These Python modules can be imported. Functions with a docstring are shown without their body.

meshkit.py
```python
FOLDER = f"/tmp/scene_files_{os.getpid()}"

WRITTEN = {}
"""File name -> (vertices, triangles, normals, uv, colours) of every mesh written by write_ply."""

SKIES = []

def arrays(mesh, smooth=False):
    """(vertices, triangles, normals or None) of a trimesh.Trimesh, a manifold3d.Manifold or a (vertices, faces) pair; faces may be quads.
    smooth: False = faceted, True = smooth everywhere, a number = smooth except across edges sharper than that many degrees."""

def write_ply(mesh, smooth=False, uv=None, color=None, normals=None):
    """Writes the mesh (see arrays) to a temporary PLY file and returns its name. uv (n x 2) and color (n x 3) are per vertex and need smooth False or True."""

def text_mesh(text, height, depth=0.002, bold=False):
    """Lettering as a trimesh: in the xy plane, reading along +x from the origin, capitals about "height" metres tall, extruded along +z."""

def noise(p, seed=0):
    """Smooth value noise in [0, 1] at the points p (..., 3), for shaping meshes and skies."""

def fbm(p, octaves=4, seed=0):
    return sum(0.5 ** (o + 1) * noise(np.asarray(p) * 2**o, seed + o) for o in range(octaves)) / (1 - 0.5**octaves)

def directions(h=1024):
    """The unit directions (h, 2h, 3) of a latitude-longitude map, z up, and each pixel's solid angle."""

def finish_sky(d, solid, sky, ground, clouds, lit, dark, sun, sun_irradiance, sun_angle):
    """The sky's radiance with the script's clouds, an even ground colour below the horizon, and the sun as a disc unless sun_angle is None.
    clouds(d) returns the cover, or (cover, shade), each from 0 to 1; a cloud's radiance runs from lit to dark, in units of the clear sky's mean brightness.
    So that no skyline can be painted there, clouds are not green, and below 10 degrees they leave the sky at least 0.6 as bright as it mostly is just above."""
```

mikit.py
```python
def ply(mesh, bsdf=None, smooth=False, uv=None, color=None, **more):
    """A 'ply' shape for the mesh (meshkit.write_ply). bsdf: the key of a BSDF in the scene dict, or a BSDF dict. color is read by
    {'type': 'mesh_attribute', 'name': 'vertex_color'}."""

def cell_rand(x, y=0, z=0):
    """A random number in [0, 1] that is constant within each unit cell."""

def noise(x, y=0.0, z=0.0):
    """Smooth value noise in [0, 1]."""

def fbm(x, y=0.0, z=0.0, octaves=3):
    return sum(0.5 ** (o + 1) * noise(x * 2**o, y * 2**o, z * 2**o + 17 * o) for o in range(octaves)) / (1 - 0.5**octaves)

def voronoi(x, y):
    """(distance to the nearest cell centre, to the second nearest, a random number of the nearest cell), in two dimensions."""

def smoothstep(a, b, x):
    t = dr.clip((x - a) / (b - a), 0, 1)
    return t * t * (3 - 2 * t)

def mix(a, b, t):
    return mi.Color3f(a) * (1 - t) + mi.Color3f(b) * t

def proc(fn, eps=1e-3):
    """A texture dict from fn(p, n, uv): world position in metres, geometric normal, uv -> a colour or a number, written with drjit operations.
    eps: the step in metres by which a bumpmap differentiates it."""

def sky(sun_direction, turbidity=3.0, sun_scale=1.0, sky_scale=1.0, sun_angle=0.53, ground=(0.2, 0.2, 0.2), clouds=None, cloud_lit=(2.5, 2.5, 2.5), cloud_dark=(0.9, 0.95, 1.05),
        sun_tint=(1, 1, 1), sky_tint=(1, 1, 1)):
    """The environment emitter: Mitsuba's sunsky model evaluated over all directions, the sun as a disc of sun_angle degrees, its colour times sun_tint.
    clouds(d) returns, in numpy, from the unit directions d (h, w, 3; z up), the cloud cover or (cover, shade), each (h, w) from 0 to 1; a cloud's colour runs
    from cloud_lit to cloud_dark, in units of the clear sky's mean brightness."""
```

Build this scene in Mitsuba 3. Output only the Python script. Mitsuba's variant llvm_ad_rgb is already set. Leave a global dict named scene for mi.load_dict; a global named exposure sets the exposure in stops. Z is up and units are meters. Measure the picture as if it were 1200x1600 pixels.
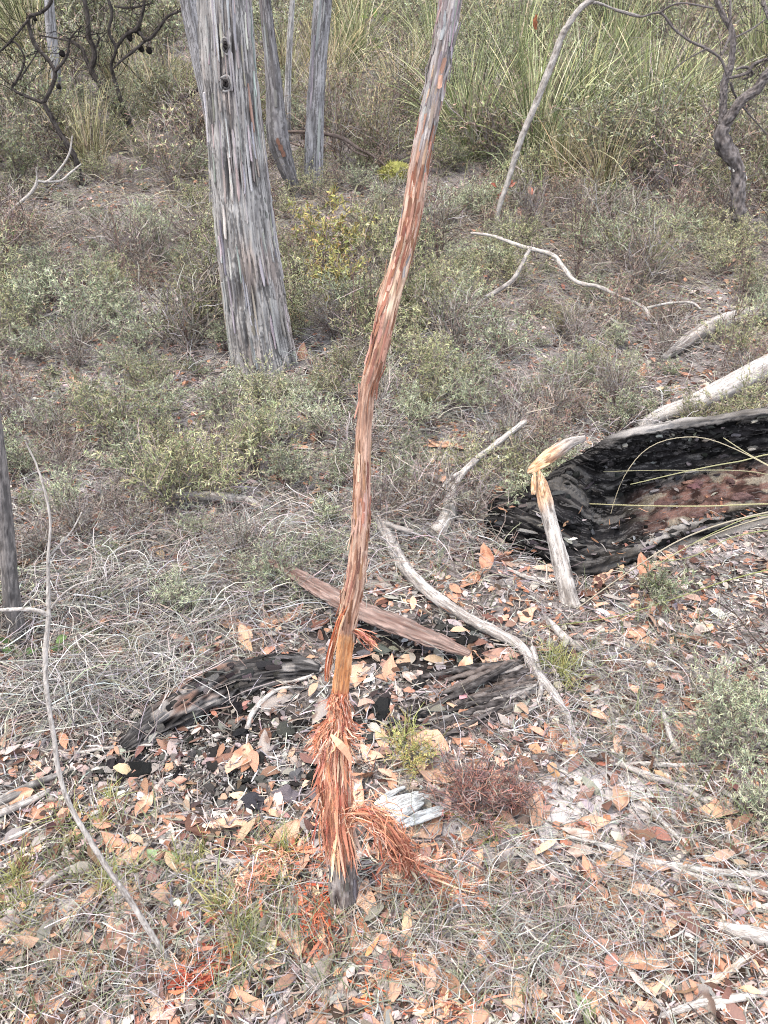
import math, random
import numpy as np, trimesh, mitsuba as mi, drjit as dr, mikit, meshkit
T = mi.ScalarTransform4f
rng = np.random.default_rng(11)

# ------------------------------------------------------------------ camera, sky, exposure
CAM = np.array([0.0, 0.0, 1.5]); PITCH = math.radians(28.0); FPX = 1250.0
FW = np.array([0, math.cos(PITCH), -math.sin(PITCH)]); UPV = np.array([0, math.sin(PITCH), math.cos(PITCH)])
exposure = 3.68
scene, labels = {}, {}
scene['camera'] = {'type': 'perspective', 'fov': 2 * math.degrees(math.atan(600 / FPX)), 'fov_axis': 'x', 'near_clip': 0.02, 'far_clip': 400.0,
                   'to_world': T().look_at(origin=CAM.tolist(), target=(CAM + FW).tolist(), up=[0, 0, 1])}
scene['sky'] = mikit.sky([-0.35, -0.25, 0.9], turbidity=4, sun_scale=0.3, sun_angle=14, clouds=lambda d: 1.0,
                         cloud_lit=(2.40, 2.46, 2.66), cloud_dark=(0.9, 0.92, 0.95), ground=(0.16, 0.15, 0.14))

# ------------------------------------------------------------------ terrain and pixel -> ground
def N3(x, y, z=0.0, seed=0):
    x, y, z = np.broadcast_arrays(np.asarray(x, float), np.asarray(y, float), np.asarray(z, float))
    return meshkit.noise(np.stack([x, y, z], -1), seed)
def FB(x, y, z=0.0, oc=3, seed=0):
    x, y, z = np.broadcast_arrays(np.asarray(x, float), np.asarray(y, float), np.asarray(z, float))
    return meshkit.fbm(np.stack([x, y, z], -1), oc, seed)
def H(x, y):
    x, y = np.asarray(x, float), np.asarray(y, float)
    s = y - 4.3
    base = 0.12 * (s + np.sqrt(s * s + 1.2)) - 0.018
    near = np.exp(-np.maximum(y - 6, 0) / 8)
    return base + (0.10 * (FB(x * .7 + 5, y * .7, 0, 2, 3) - .5) + 0.035 * (FB(x * 3.1, y * 3.1, 0, 2, 5) - .5)) * near + 0.012 * (N3(x * 11, y * 11, 0, 8) - .5)
def ray(px, py):
    d = FW + np.array([1.0, 0, 0]) * (px - 600) / FPX - UPV * (py - 800) / FPX
    return d
_ts = np.concatenate([np.arange(0.5, 6, 0.01), np.arange(6, 60, 0.05)])
def at(px, py, up=0.0):
    d = ray(px, py); p = CAM + _ts[:, None] * d
    below = p[:, 2] < H(p[:, 0], p[:, 1]) + up
    i = int(np.argmax(below)) if below.any() else len(_ts) - 1
    a, b = _ts[max(i - 1, 0)], _ts[i]
    for _ in range(18):
        m = (a + b) / 2; q = CAM + m * d
        if q[2] < H(q[0], q[1]) + up: b = m
        else: a = m
    return CAM + b * d
def at_plane(px, py, base, lean=0.0):
    """The point of the pixel's ray on the plane y = base.y + lean * (z - base.z)."""
    d = ray(px, py)
    t = (base[1] - lean * base[2] + lean * CAM[2]) / (d[1] - lean * d[2])
    return CAM + t * d
def depth(p): return (np.asarray(p) - CAM) @ FW
def pix(p):
    q = np.asarray(p, float) - CAM; z = q @ FW
    return 600 + FPX * q[..., 0] / z, 800 - FPX * (q @ UPV) / z, z

# ------------------------------------------------------------------ materials
VC = {'type': 'mesh_attribute', 'name': 'vertex_color'}
def grainy(along, across, fine, lo, hi, most):
    def fn(p, n, uv):
        w = mikit.noise(uv.x * along * .4, uv.y * across * .15) * 1.6
        t = .40 * mikit.noise(uv.x * along + w, uv.y * across + w) + .34 * mikit.noise(uv.x * along * 2.1, uv.y * across * 2.3 + w, 5) + .26 * mikit.noise(uv.x * fine, uv.y * fine * 2, 9)
        return most * mikit.smoothstep(lo, hi, t)
    return fn
def matte(weight, other):
    return {'type': 'twosided', 'b': {'type': 'blendbsdf', 'weight': mikit.proc(weight), 'b0': {'type': 'diffuse', 'reflectance': VC}, 'b1': {'type': 'diffuse', 'reflectance': {'type': 'rgb', 'value': list(other)}}}}
scene['wood_look'] = matte(grainy(32, 330, 260, .47, .66, .62), (.085, .074, .07))
scene['sapling_look'] = matte(grainy(22, 340, 260, .48, .68, .46), (.11, .075, .064))
scene['bark_look'] = matte(grainy(4.5, 115, 80, .47, .63, .72), (.055, .053, .054))
scene['char_look'] = matte(grainy(16, 170, 160, .54, .74, .4), (.10, .098, .098))
scene['litter_look'] = {'type': 'twosided', 'b': {'type': 'diffuse', 'reflectance': VC}}

def K(*c): return np.array(c, float)
def s2l(r, g, b):
    c = np.array([r, g, b]) / 255.0
    return np.where(c < .04045, c / 12.92, ((c + .055) / 1.055) ** 2.4)
def lerp(a, b, t): return np.asarray(a) + (np.asarray(b) - np.asarray(a)) * np.asarray(t)[..., None]
def sst(a, b, x):
    t = np.clip((x - a) / (b - a), 0, 1); return t * t * (3 - 2 * t)

# ------------------------------------------------------------------ scene writing
DEEP = .62   # every colour below was judged by eye from a lit picture; the surfaces themselves are this much darker
def ply(mesh, look=None, color=None, **kw): return mikit.ply(mesh, look, color=np.asarray(color) * DEEP if color is not None else None, **kw)
NUM = {}
def numbered(name):
    n = NUM.get(name, 0); NUM[name] = n + 1
    return name if n == 0 else f'{name}_{n:03d}'
def tag(key, label=None, cat=None, group=None, kind=None):
    d = labels.setdefault(key, {})
    for k, v in (('label', label), ('category', cat), ('group', group), ('kind', kind)):
        if v: d[k] = v
    return key
def new(name, label, cat, group=None): return tag(numbered(name), label, cat, group)
def add(name, mesh, look, color=None, parent=None, smooth=False, uv=None):
    key = numbered(f'{parent}__{name}' if parent else name)
    scene[key] = ply(mesh, look, smooth=smooth, color=color, uv=uv)
    return key

# ------------------------------------------------------------------ curves and strips in bulk
def cr(P, n):
    """Catmull-Rom through the rows of P, n samples."""
    P = np.asarray(P, float); m = len(P)
    if m == 2: return P[0] + np.linspace(0, 1, n)[:, None] * (P[1] - P[0])
    Q = np.vstack([2 * P[0] - P[1], P, 2 * P[-1] - P[-2]])
    L = np.concatenate([[0], np.cumsum(np.linalg.norm(np.diff(P[:, :3], axis=0), axis=1) + 1e-9)]); L /= L[-1]
    u = np.linspace(0, 1, n); i = np.clip(np.searchsorted(L, u, 'right') - 1, 0, m - 2)
    t = ((u - L[i]) / (L[i + 1] - L[i]))[:, None]
    a, b, c, d = Q[i], Q[i + 1], Q[i + 2], Q[i + 3]
    return .5 * (2 * b + (c - a) * t + (2 * a - 5 * b + 4 * c - d) * t * t + (3 * b - a - 3 * c + d) * t ** 3)
def unit(v): return v / np.maximum(np.linalg.norm(v, axis=-1, keepdims=True), 1e-12)
def frames(P):
    t = unit(np.gradient(P, axis=-2))
    ref = np.where(np.abs(t[..., 2:3]) < .8, [0, 0, 1.0], [0, 1.0, 0])
    a = unit(np.cross(t, ref)); return t, a, np.cross(t, a)
def tubes(P, R, sides=3):
    """P (n,k,3), R (n,k): n thin tubes as one mesh."""
    n, k, _ = P.shape; _, a, b = frames(P)
    ang = np.arange(sides) * 2 * np.pi / sides
    V = P[:, :, None] + R[:, :, None, None] * (np.cos(ang)[:, None] * a[:, :, None] + np.sin(ang)[:, None] * b[:, :, None])
    i, j = np.meshgrid(np.arange(k - 1), np.arange(sides), indexing='ij'); j2 = (j + 1) % sides
    q = np.stack([i * sides + j, i * sides + j2, (i + 1) * sides + j2, (i + 1) * sides + j], -1).reshape(-1, 4)
    F = np.vstack([q[:, [0, 1, 2]], q[:, [0, 2, 3]]])
    F = (F[None] + (np.arange(n) * k * sides)[:, None, None]).reshape(-1, 3)
    return V.reshape(-1, 3), F, k * sides
def strips(P, W, Nrm):
    """P (n,k,3), W (n,k) half widths, Nrm (n,3): n flat strips."""
    n, k, _ = P.shape; t = unit(np.gradient(P, axis=1))
    s = unit(np.cross(t, Nrm[:, None, :])) * W[..., None]
    V = np.stack([P - s, P + s], 2).reshape(-1, 3)
    i = np.arange(k - 1) * 2
    F = np.vstack([np.stack([i, i + 1, i + 3], 1), np.stack([i, i + 3, i + 2], 1)])
    F = (F[None] + (np.arange(n) * 2 * k)[:, None, None]).reshape(-1, 3)
    return V, F, 2 * k
def rep(C, m): return np.repeat(np.clip(C, 0.004, .95), m, axis=0)
def pick(cols, n, r, jit=.18, w=None):
    cols = np.asarray(cols); i = r.choice(len(cols), n, p=None if w is None else np.asarray(w) / np.sum(w))
    return cols[i] * (1 + jit * r.standard_normal((n, 1))) * (1 + .05 * r.standard_normal((n, 3)))
def join(parts):
    V, F, C, o = [], [], [], 0
    for v, f, c in parts:
        V.append(v); F.append(f + o); C.append(c); o += len(v)
    return (np.vstack(V), np.vstack(F)), np.vstack(C)
def cat2(*vfms):
    return join([(v, f, c) for (v, f, _), c in vfms])

# ------------------------------------------------------------------ wood
def wood(pts, rad, nu=24, nv=120, amp=.12, kf=2.2, st=6.0, seed=0, lumps=.12, rough=.0, ends=(True, True), flat=1.0):
    """A limb along pts with radii rad, its bark fibrous along its length. Returns V, F, (s metres, angle, height 0-1) per vertex."""
    D = cr(np.column_stack([pts, rad]), nv); P, R = D[:, :3], np.maximum(D[:, 3], 5e-4)
    t = unit(np.gradient(P, axis=0))
    a = np.cross(t[0], [0, 0, 1.0] if abs(t[0, 2]) < .8 else [0, 1.0, 0]); A = []
    for k in range(nv):
        a = unit(a - (a @ t[k]) * t[k]); A.append(a)
    A = np.array(A); B = np.cross(t, A)
    s = np.concatenate([[0], np.cumsum(np.linalg.norm(np.diff(P, axis=0), axis=1))])
    ang = np.arange(nu) * 2 * np.pi / nu
    S, G = np.meshgrid(s, ang, indexing='ij'); Rm = float(np.median(R))
    wob = .22 * (N3(S / (Rm * 5), G * 0, 0, seed + 7) - .5)
    cx, cy = np.cos(G + wob), np.sin(G + wob)
    n1 = FB(cx * kf, cy * kf, S / (Rm * st), 3, seed); n2 = N3(cx * kf * 2.7, cy * kf * 2.7, S / (Rm * st * .7), seed + 3)
    ridge = 1 - np.abs(2 * n1 - 1) * 1.6
    h = np.clip(.65 * ridge + .35 * n2, 0, 1)
    lump = FB(cx * .8, cy * .8, S / (Rm * 4), 2, seed + 11) - .5
    grain = N3(cx * kf * 8, cy * kf * 8, S / (Rm * 1.2), seed + 5) - .5
    rr = R[:, None] * (1 + amp * (h - .6) + lumps * 2 * lump + rough * grain)
    if ends[0]: rr[0] *= .6
    if ends[1]: rr[-1] *= .6
    V = P[:, None] + rr[..., None] * (np.cos(G)[..., None] * A[:, None] + flat * np.sin(G)[..., None] * B[:, None])
    i, j = np.meshgrid(np.arange(nv - 1), np.arange(nu), indexing='ij'); j2 = (j + 1) % nu
    q = np.stack([i * nu + j, i * nu + j2, (i + 1) * nu + j2, (i + 1) * nu + j], -1).reshape(-1, 4)
    F = np.vstack([q[:, [0, 1, 2]], q[:, [0, 2, 3]]])
    V = V.reshape(-1, 3); e = len(V); jj = np.arange(nu)
    V = np.vstack([V, P[0] + t[0] * R[0] * .15, P[-1] - t[-1] * R[-1] * .15])
    F = np.vstack([F, np.stack([jj * 0 + e, (jj + 1) % nu, jj], 1), np.stack([jj * 0 + e + 1, (nv - 1) * nu + jj, (nv - 1) * nu + (jj + 1) % nu], 1)])
    info = lambda x, z0, z1: np.concatenate([x.ravel(), [z0, z1]])
    return V, F, (info(S, 0, s[-1]), info(G, 0, 0), info(h, .5, .5), info(grain, 0, 0), np.stack([info(S, 0, s[-1]) + seed * .37, info(G, 0, 0) * Rm + seed * .11], -1))
def barkcol(info, dark, mid, pale, seed=0, fleck=None, fleck_at=.72):
    s, g, h, gr = info[:4]
    t = np.clip(h + .35 * gr + .35 * (FB(np.cos(g) * 1.5, np.sin(g) * 1.5, s * 9, 3, seed + 20) - .5), 0, 1)
    c = np.where((t < .5)[:, None], lerp(dark, mid, sst(.15, .5, t)), lerp(mid, pale, sst(.5, .9, t)))
    c = c * (1 + .25 * (FB(np.cos(g) * 3, np.sin(g) * 3, s * 40, 2, seed + 30) - .5))[:, None]
    if fleck is not None:
        f = FB(np.cos(g) * 2.2, np.sin(g) * 2.2, s * 18, 3, seed + 40)
        c = lerp(c, fleck, sst(fleck_at - .1, fleck_at, f) * .9)
    return np.clip(c, .006, .9)
def px_path(rows, up=0.0, sink=.3):
    """rows (px, py, width px[, up]) of something lying on the ground -> points, radii."""
    P, R = [], []
    for r in rows:
        u = (r[3] if len(r) > 3 else up); p = at(r[0], r[1], u); rd = r[2] * depth(p) / FPX / 2
        P.append(p + np.array([0, 0, rd * (1 - sink) if len(r) < 4 else 0])); R.append(rd)
    return np.array(P), np.array(R)
def plane_path(rows, base, lean=0.0, wob=None):
    P = np.array([at_plane(r[0], r[1], base, lean) for r in rows])
    if wob is not None: P[:, 1] += wob
    # keep the drawn course when a depth wobble is added
    if wob is not None:
        for i, r in enumerate(rows):
            d = ray(r[0], r[1]); P[i] = CAM + d * (P[i, 1] - CAM[1]) / d[1]
    R = np.array([r[2] for r in rows]) * depth(P) / FPX / 2
    return P, R

# ------------------------------------------------------------------ ground
CHAR = [(at(690, 1030), .30, .13, 1.0), (at(590, 985), .28, .07, 1.0), (at(300, 1175), .34, .08, .62), (at(420, 1230), .22, .07, .85), (at(330, 1110), .32, .10, .8),
        (at(110, 1215), .2, .05, .4), (at(880, 850), .34, .12, .9), (at(1010, 800), .5, .15, .8), (at(600, 1130), .26, .10, .6)]
SAND = [(at(330, 1200), .22, .045), (at(440, 1215), .14, .04), (at(740, 1300), .30, .12), (at(950, 1240), .18, .10), (at(450, 1180), .16, .05), (at(300, 1180), .12, .03), (at(1110, 850), .16, .08), (at(600, 1570), .2, .1), (at(720, 980), .2, .05), (at(120, 760), .3, .2), (at(240, 470), .5, .3)]
def gauss(x, y, L):
    m = 0
    for e in L: m = m + (e[3] if len(e) > 3 else 1.0) * np.exp(-(((x - e[0][0]) / e[1]) ** 2 + ((y - e[0][1]) / e[2]) ** 2))
    return m
xs = np.unique(np.concatenate([np.linspace(-70, -8, 32), np.linspace(-8, -2.2, 60), np.linspace(-2.2, 2.2, 190), np.linspace(2.2, 8, 60), np.linspace(8, 70, 32)]))
ys = np.unique(np.concatenate([np.linspace(-20, .3, 24), np.linspace(.3, 4.5, 190), np.linspace(4.5, 12, 110), np.linspace(12, 90, 60)]))
gx, gy = np.meshgrid(xs, ys); gz = H(gx, gy)
ny, nx = gx.shape; i, j = np.meshgrid(np.arange(ny - 1), np.arange(nx - 1), indexing='ij')
gf = np.stack([i * nx + j, i * nx + j + 1, (i + 1) * nx + j + 1, (i + 1) * nx + j], -1).reshape(-1, 4)
def gcol(p, n, uv):
    f = mikit.fbm(p.x * 9, p.y * 9, 0, 2); g = mikit.fbm(p.x * 110, p.y * 110, 0, 2)
    m = mi.Float(0.0)
    for e in CHAR: m += e[3] * dr.exp(-(dr.square((p.x - float(e[0][0])) / e[1]) + dr.square((p.y - float(e[0][1])) / e[2])))
    sd = mi.Float(0.0)
    for e in SAND: sd += dr.exp(-(dr.square((p.x - float(e[0][0])) / e[1]) + dr.square((p.y - float(e[0][1])) / e[2])))
    c = mikit.mix((.10, .088, .084), (.31, .285, .285), mikit.smoothstep(.3, .7, .55 * f + .45 * g))
    c = mikit.mix(c, mi.Color3f(.52, .485, .49) * (.7 + .6 * g), mikit.smoothstep(.45, .8, sd + .5 * (f - .5)))
    c = mikit.mix(c, mi.Color3f(.030, .027, .027) * (.5 + 1.2 * g), mikit.smoothstep(.42, .6, m + .9 * (f - .5) + .5 * (g - .5)))
    return c * .60
scene['ground_look'] = {'type': 'twosided', 'b': {'type': 'diffuse', 'reflectance': mikit.proc(gcol)}}
add('ground', (np.stack([gx, gy, gz], -1).reshape(-1, 3), gf), 'ground_look', smooth=True)
tag('ground', 'sandy grey woodland soil with burnt black patches', kind='structure')

# ------------------------------------------------------------------ trees
class Limb:
    def __init__(self, pts, rad, n=200):
        D = cr(np.column_stack([pts, rad]), n); self.P, self.R, self.n = D[:, :3], D[:, 3], n
        t = unit(np.gradient(self.P, axis=0)); self.t = t
        a = np.cross(t[0], [0, 0, 1.0] if abs(t[0, 2]) < .8 else [0, 1.0, 0]); A = []
        for k in range(n):
            a = unit(a - (a @ t[k]) * t[k]); A.append(a)
        self.A = np.array(A); self.B = np.cross(t, self.A)
        self.L = np.linalg.norm(np.diff(self.P, axis=0), axis=1).sum()
    def __call__(self, u, g, m):
        x = np.clip(np.asarray(u) * (self.n - 1), 0, self.n - 1); i = np.clip(x.astype(int), 0, self.n - 2); f = (x - i)[..., None]
        mixf = lambda Q: Q[i] * (1 - f) + Q[i + 1] * f
        g = np.asarray(g)[..., None]
        return mixf(self.P) + (np.cos(g) * mixf(self.A) + np.sin(g) * mixf(self.B)) * (mixf(self.R[:, None]) * np.asarray(m)[..., None])
    def facing(self, u, at_px=None):
        """the angle whose normal looks at the photographer, and +-"""
        i = int(np.clip(u, 0, 1) * (self.n - 1)); d = CAM - self.P[i]
        return math.atan2(d @ self.B[i], d @ self.A[i])
def plate(limb, u0, u1, g0, gw, lift=(1.03, 1.08), thick=.05, r=rng, k=5, c=3):
    """A flake or strip of bark lying on a limb: a closed little slab, its edges ragged."""
    uu = np.linspace(u0, u1, k); e = np.linspace(-1, 1, c)
    wv = gw * np.sin(np.pi * np.clip(np.linspace(.12, .92, k) + .08 * r.standard_normal(k), .06, .95)) ** .6
    gc = g0 + np.cumsum(r.standard_normal(k)) * gw * .15
    U = uu[:, None] + (u1 - u0) * .03 * r.standard_normal((k, c)); G = gc[:, None] + e * wv[:, None]
    lf = np.interp(np.linspace(0, 1, k), [0, .5, 1], [lift[1], lift[0], lift[1] * .99])[:, None] + .02 * (1 - e ** 2)
    top = limb(U, G, lf + 0 * U).reshape(-1, 3); bot = limb(U, G, lf - thick + 0 * U).reshape(-1, 3)
    q = [[a * c + b, a * c + b + 1, (a + 1) * c + b + 1, (a + 1) * c + b] for a in range(k - 1) for b in range(c - 1)]
    n = k * c; qb = [[x + n for x in y[::-1]] for y in q]
    rim = [b for b in range(c)] + [a * c + c - 1 for a in range(1, k)] + [(k - 1) * c + b for b in range(c - 2, -1, -1)] + [a * c for a in range(k - 2, 0, -1)]
    side = [[rim[x], rim[x] + n, rim[(x + 1) % len(rim)] + n, rim[(x + 1) % len(rim)]] for x in range(len(rim))]
    return np.vstack([top, bot]), np.array(q + qb + side)
def flakes(parent, name, limb, us, gs, ul, gw, cols, look, lift=(1.03, 1.08), thick=.05, r=rng):
    for u, g, l, w in zip(us, gs, ul, gw):
        v, f = plate(limb, u - l / 2, u + l / 2, g, w, lift, thick, r)
        c = pick(cols, 1, r, .2)
        add(name, (v, f), look, np.clip(c * (1 + .12 * r.standard_normal((len(v), 1))), .01, .9), parent)

GREY = dict(dark=K(.10, .095, .095), mid=K(.26, .254, .255), pale=K(.42, .415, .413))
# the big grey stringybark
big_base = at(416, 588)
def big_tree():
    rows = [(428, 660, 150), (420, 610, 118), (415, 570, 101), (407, 525, 96), (385, 375, 90), (373, 262, 85), (358, 112, 84), (350, 0, 82), (345, -110, 79)]
    b = big_base + np.array([0, .17, 0])
    P, R = plane_path(rows, b); P = np.vstack([P, P[-1] + (P[-1] - P[-2]) * 2.2]); R = np.append(R, R[-1] * .96)
    t = new('stringybark_tree', 'thick grey furrowed gum trunk with two dark knots, its foot in green scrub', 'tree')
    v, f, info = wood(P, R, 240, 440, amp=.21, kf=6.2, st=2.0, seed=3, lumps=.05, rough=.05)
    col = barkcol(info, **GREY, seed=3)
    s, g, h, gr = info[:4]
    brown = FB(np.cos(g) * 2, np.sin(g) * 2, s * 2.2, 3, 71)
    col = lerp(col, col * K(1.35, .95, .75), sst(.55, .75, brown) * .3)
    lim = Limb(P, R)
    add('trunk', (v, f), 'bark_look', col, t, smooth=True, uv=info[4])
    r = np.random.default_rng(31)
    n = 130
    us = r.uniform(.06, .72, n); fc = np.array([lim.facing(u) for u in us])
    flakes(t, 'bark_strip', lim, us, fc + r.uniform(-1.5, 1.5, n), r.uniform(.03, .10, n), r.uniform(.022, .055, n),
           [K(.36, .355, .355), K(.42, .42, .42), K(.30, .295, .295), K(.32, .295, .285)], 'litter_look', (1.045, 1.07), .05, r)
    # knots and the red scar
    for px, py, w in ((352, 68, 15), (354, 132, 18)):
        p = at_plane(px, py, b - np.array([0, .17, 0])); k = int(np.argmin(np.linalg.norm(lim.P - p, axis=1))); u = k / (lim.n - 1)
        off = (px - pix(lim.P[k])[0]) / FPX * depth(lim.P[k]) / lim.R[k]
        g = lim.facing(u); gg = min((g + d for d in np.linspace(-1.4, 1.4, 57)), key=lambda a: (pix(lim(np.array([u]), np.array([a]), np.array([1.0]))[0])[0] - px) ** 2)
        parts = []
        for q in range(3):
            rr = (.022, .014, .007)[q] * w / 16; A = np.linspace(0, 2 * np.pi, 15)
            ring = lim(u + rr * 1.5 / lim.L * (np.sin(A) + .12 * np.sin(3 * A + q + w)), gg + rr / lim.R[k] * np.cos(A), 1.03 + .015 * q + .02 * np.cos(3 * A + q))
            parts.append((tubes(ring[None], np.full((1, 15), .006 * w / 16), 5), q))
        m, c = cat2(*[(x, np.tile([K(.30, .295, .295), K(.12, .115, .115), K(.03, .027, .027)][q], (x[2], 1))) for x, q in parts])
        tag(add('knot', m, 'litter_look', c, t, smooth=True), 'dark round branch knot in the grey bark')
    u, gg = .585, None
    p = at_plane(391, 165, b); k = int(np.argmin(np.linalg.norm(lim.P - p, axis=1))); u = k / (lim.n - 1)
    gg = min((lim.facing(u) + d for d in np.linspace(-1.4, 1.4, 57)), key=lambda a: (pix(lim(np.array([u]), np.array([a]), np.array([1.0]))[0])[0] - 391) ** 2)
    m = plate(lim, u - .035, u + .035, gg, .045, (1.06, 1.075), .06, r)
    tag(add('bark_scar', m, 'litter_look', np.tile(K(.36, .24, .205), (len(m[0]), 1)), t), 'reddish strip of bare inner bark')
    return t, lim
big_key, big_limb = big_tree()

def simple_tree(name, label, rows, yoff, pal, seed, nu=60, nv=200, amp=.14, kf=4, st=2.5, top=.8, lean=0.0, foot=True, fleck=None, strips_n=0):
    b = at(rows[0][0], rows[0][1]) + np.array([0, yoff, 0])
    P, R = plane_path(rows, b, lean)
    P = np.vstack([P, P[-1] + unit(P[-1] - P[-2]) * top]); R = np.append(R, R[-1] * .9)
    if foot: P = np.vstack([P[0] + (P[0] - P[1]) * .0 - np.array([0, 0, .12]), P]); R = np.concatenate([[R[0] * 1.1], R])
    t = new(name, label, 'tree')
    v, f, info = wood(P, R, nu, nv, amp=amp, kf=kf, st=st, seed=seed, lumps=.06, rough=.05)
    add('trunk', (v, f), 'bark_look', barkcol(info, **pal, seed=seed, fleck=fleck), t, smooth=True, uv=info[4])
    lim = Limb(P, R)
    if strips_n:
        r = np.random.default_rng(seed)
        us = r.uniform(.08, .9, strips_n); fc = np.array([lim.facing(u) for u in us])
        flakes(t, 'bark_strip', lim, us, fc + r.uniform(-1.3, 1.3, strips_n), r.uniform(.05, .16, strips_n), r.uniform(.08, .2, strips_n), [pal['mid'], pal['pale'] * .9, pal['mid'] * .7], 'litter_look', (1.06, 1.1), .07, r)
    return t, lim, b
GREY2 = dict(dark=K(.11, .107, .112), mid=K(.25, .25, .265), pale=K(.40, .40, .42))
DGREY = dict(dark=K(.07, .067, .07), mid=K(.165, .16, .17), pale=K(.29, .285, .295))
simple_tree('gum_tree', 'grey gum stem rising just behind the thick knotted trunk', [(345, 330, 34), (338, 200, 31), (318, 110, 29), (296, 0, 30), (286, -60, 30)], .1, GREY2, 12, strips_n=10)
_t, _l, _b = simple_tree('gum_tree', 'dark gum with a burnt crooked foot showing orange wood', [(466, 318, 14), (461, 296, 16), (450, 268, 24), (440, 236, 31), (433, 205, 33), (428, 130, 25), (420, 60, 20), (411, -25, 18)], .1, DGREY, 14, strips_n=14)
_u = .3
for _px, _py, _w in ((434, 231, .2), (430, 223, .16), (439, 240, .18)):
    _k = int(np.argmin(np.hypot(*[np.array(q) - w for q, w in zip(pix(_l.P)[:2], (_px, _py))]))); _u = _k / (_l.n - 1)
    _m = plate(_l, _u - .012, _u + .012, _l.facing(_u) + (_px - 434) * .02, _w, (1.14, 1.16), .12)
    tag(add('torn_wood', _m, 'litter_look', np.tile(K(.19, .11, .085), (len(_m[0]), 1)), _t), 'orange torn wood in the burnt foot')
simple_tree('gum_tree', 'slim pale grey gum stem between the two darker trunks behind', [(449, 240, 9), (449, 190, 12), (450, 130, 10), (453, 60, 9), (457, 0, 8), (459, -30, 8)], .3, dict(dark=K(.2, .19, .19), mid=K(.34, .33, .33), pale=K(.5, .5, .5)), 15, nu=20, nv=90)
simple_tree('gum_tree', 'straight grey gum with flaky bark, farther off than the thick trunk', [(489, 300, 30), (491, 210, 28), (496, 112, 26), (505, 0, 28), (508, -40, 28)], .1, GREY2, 16, strips_n=18)
simple_tree('gum_tree', 'distant slim grey trunk among black twigs in the far corner', [(91, 200, 16), (87, 110, 15), (80, 50, 16), (75, -25, 14)], .2, GREY2, 17, nu=30, nv=90)
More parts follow.
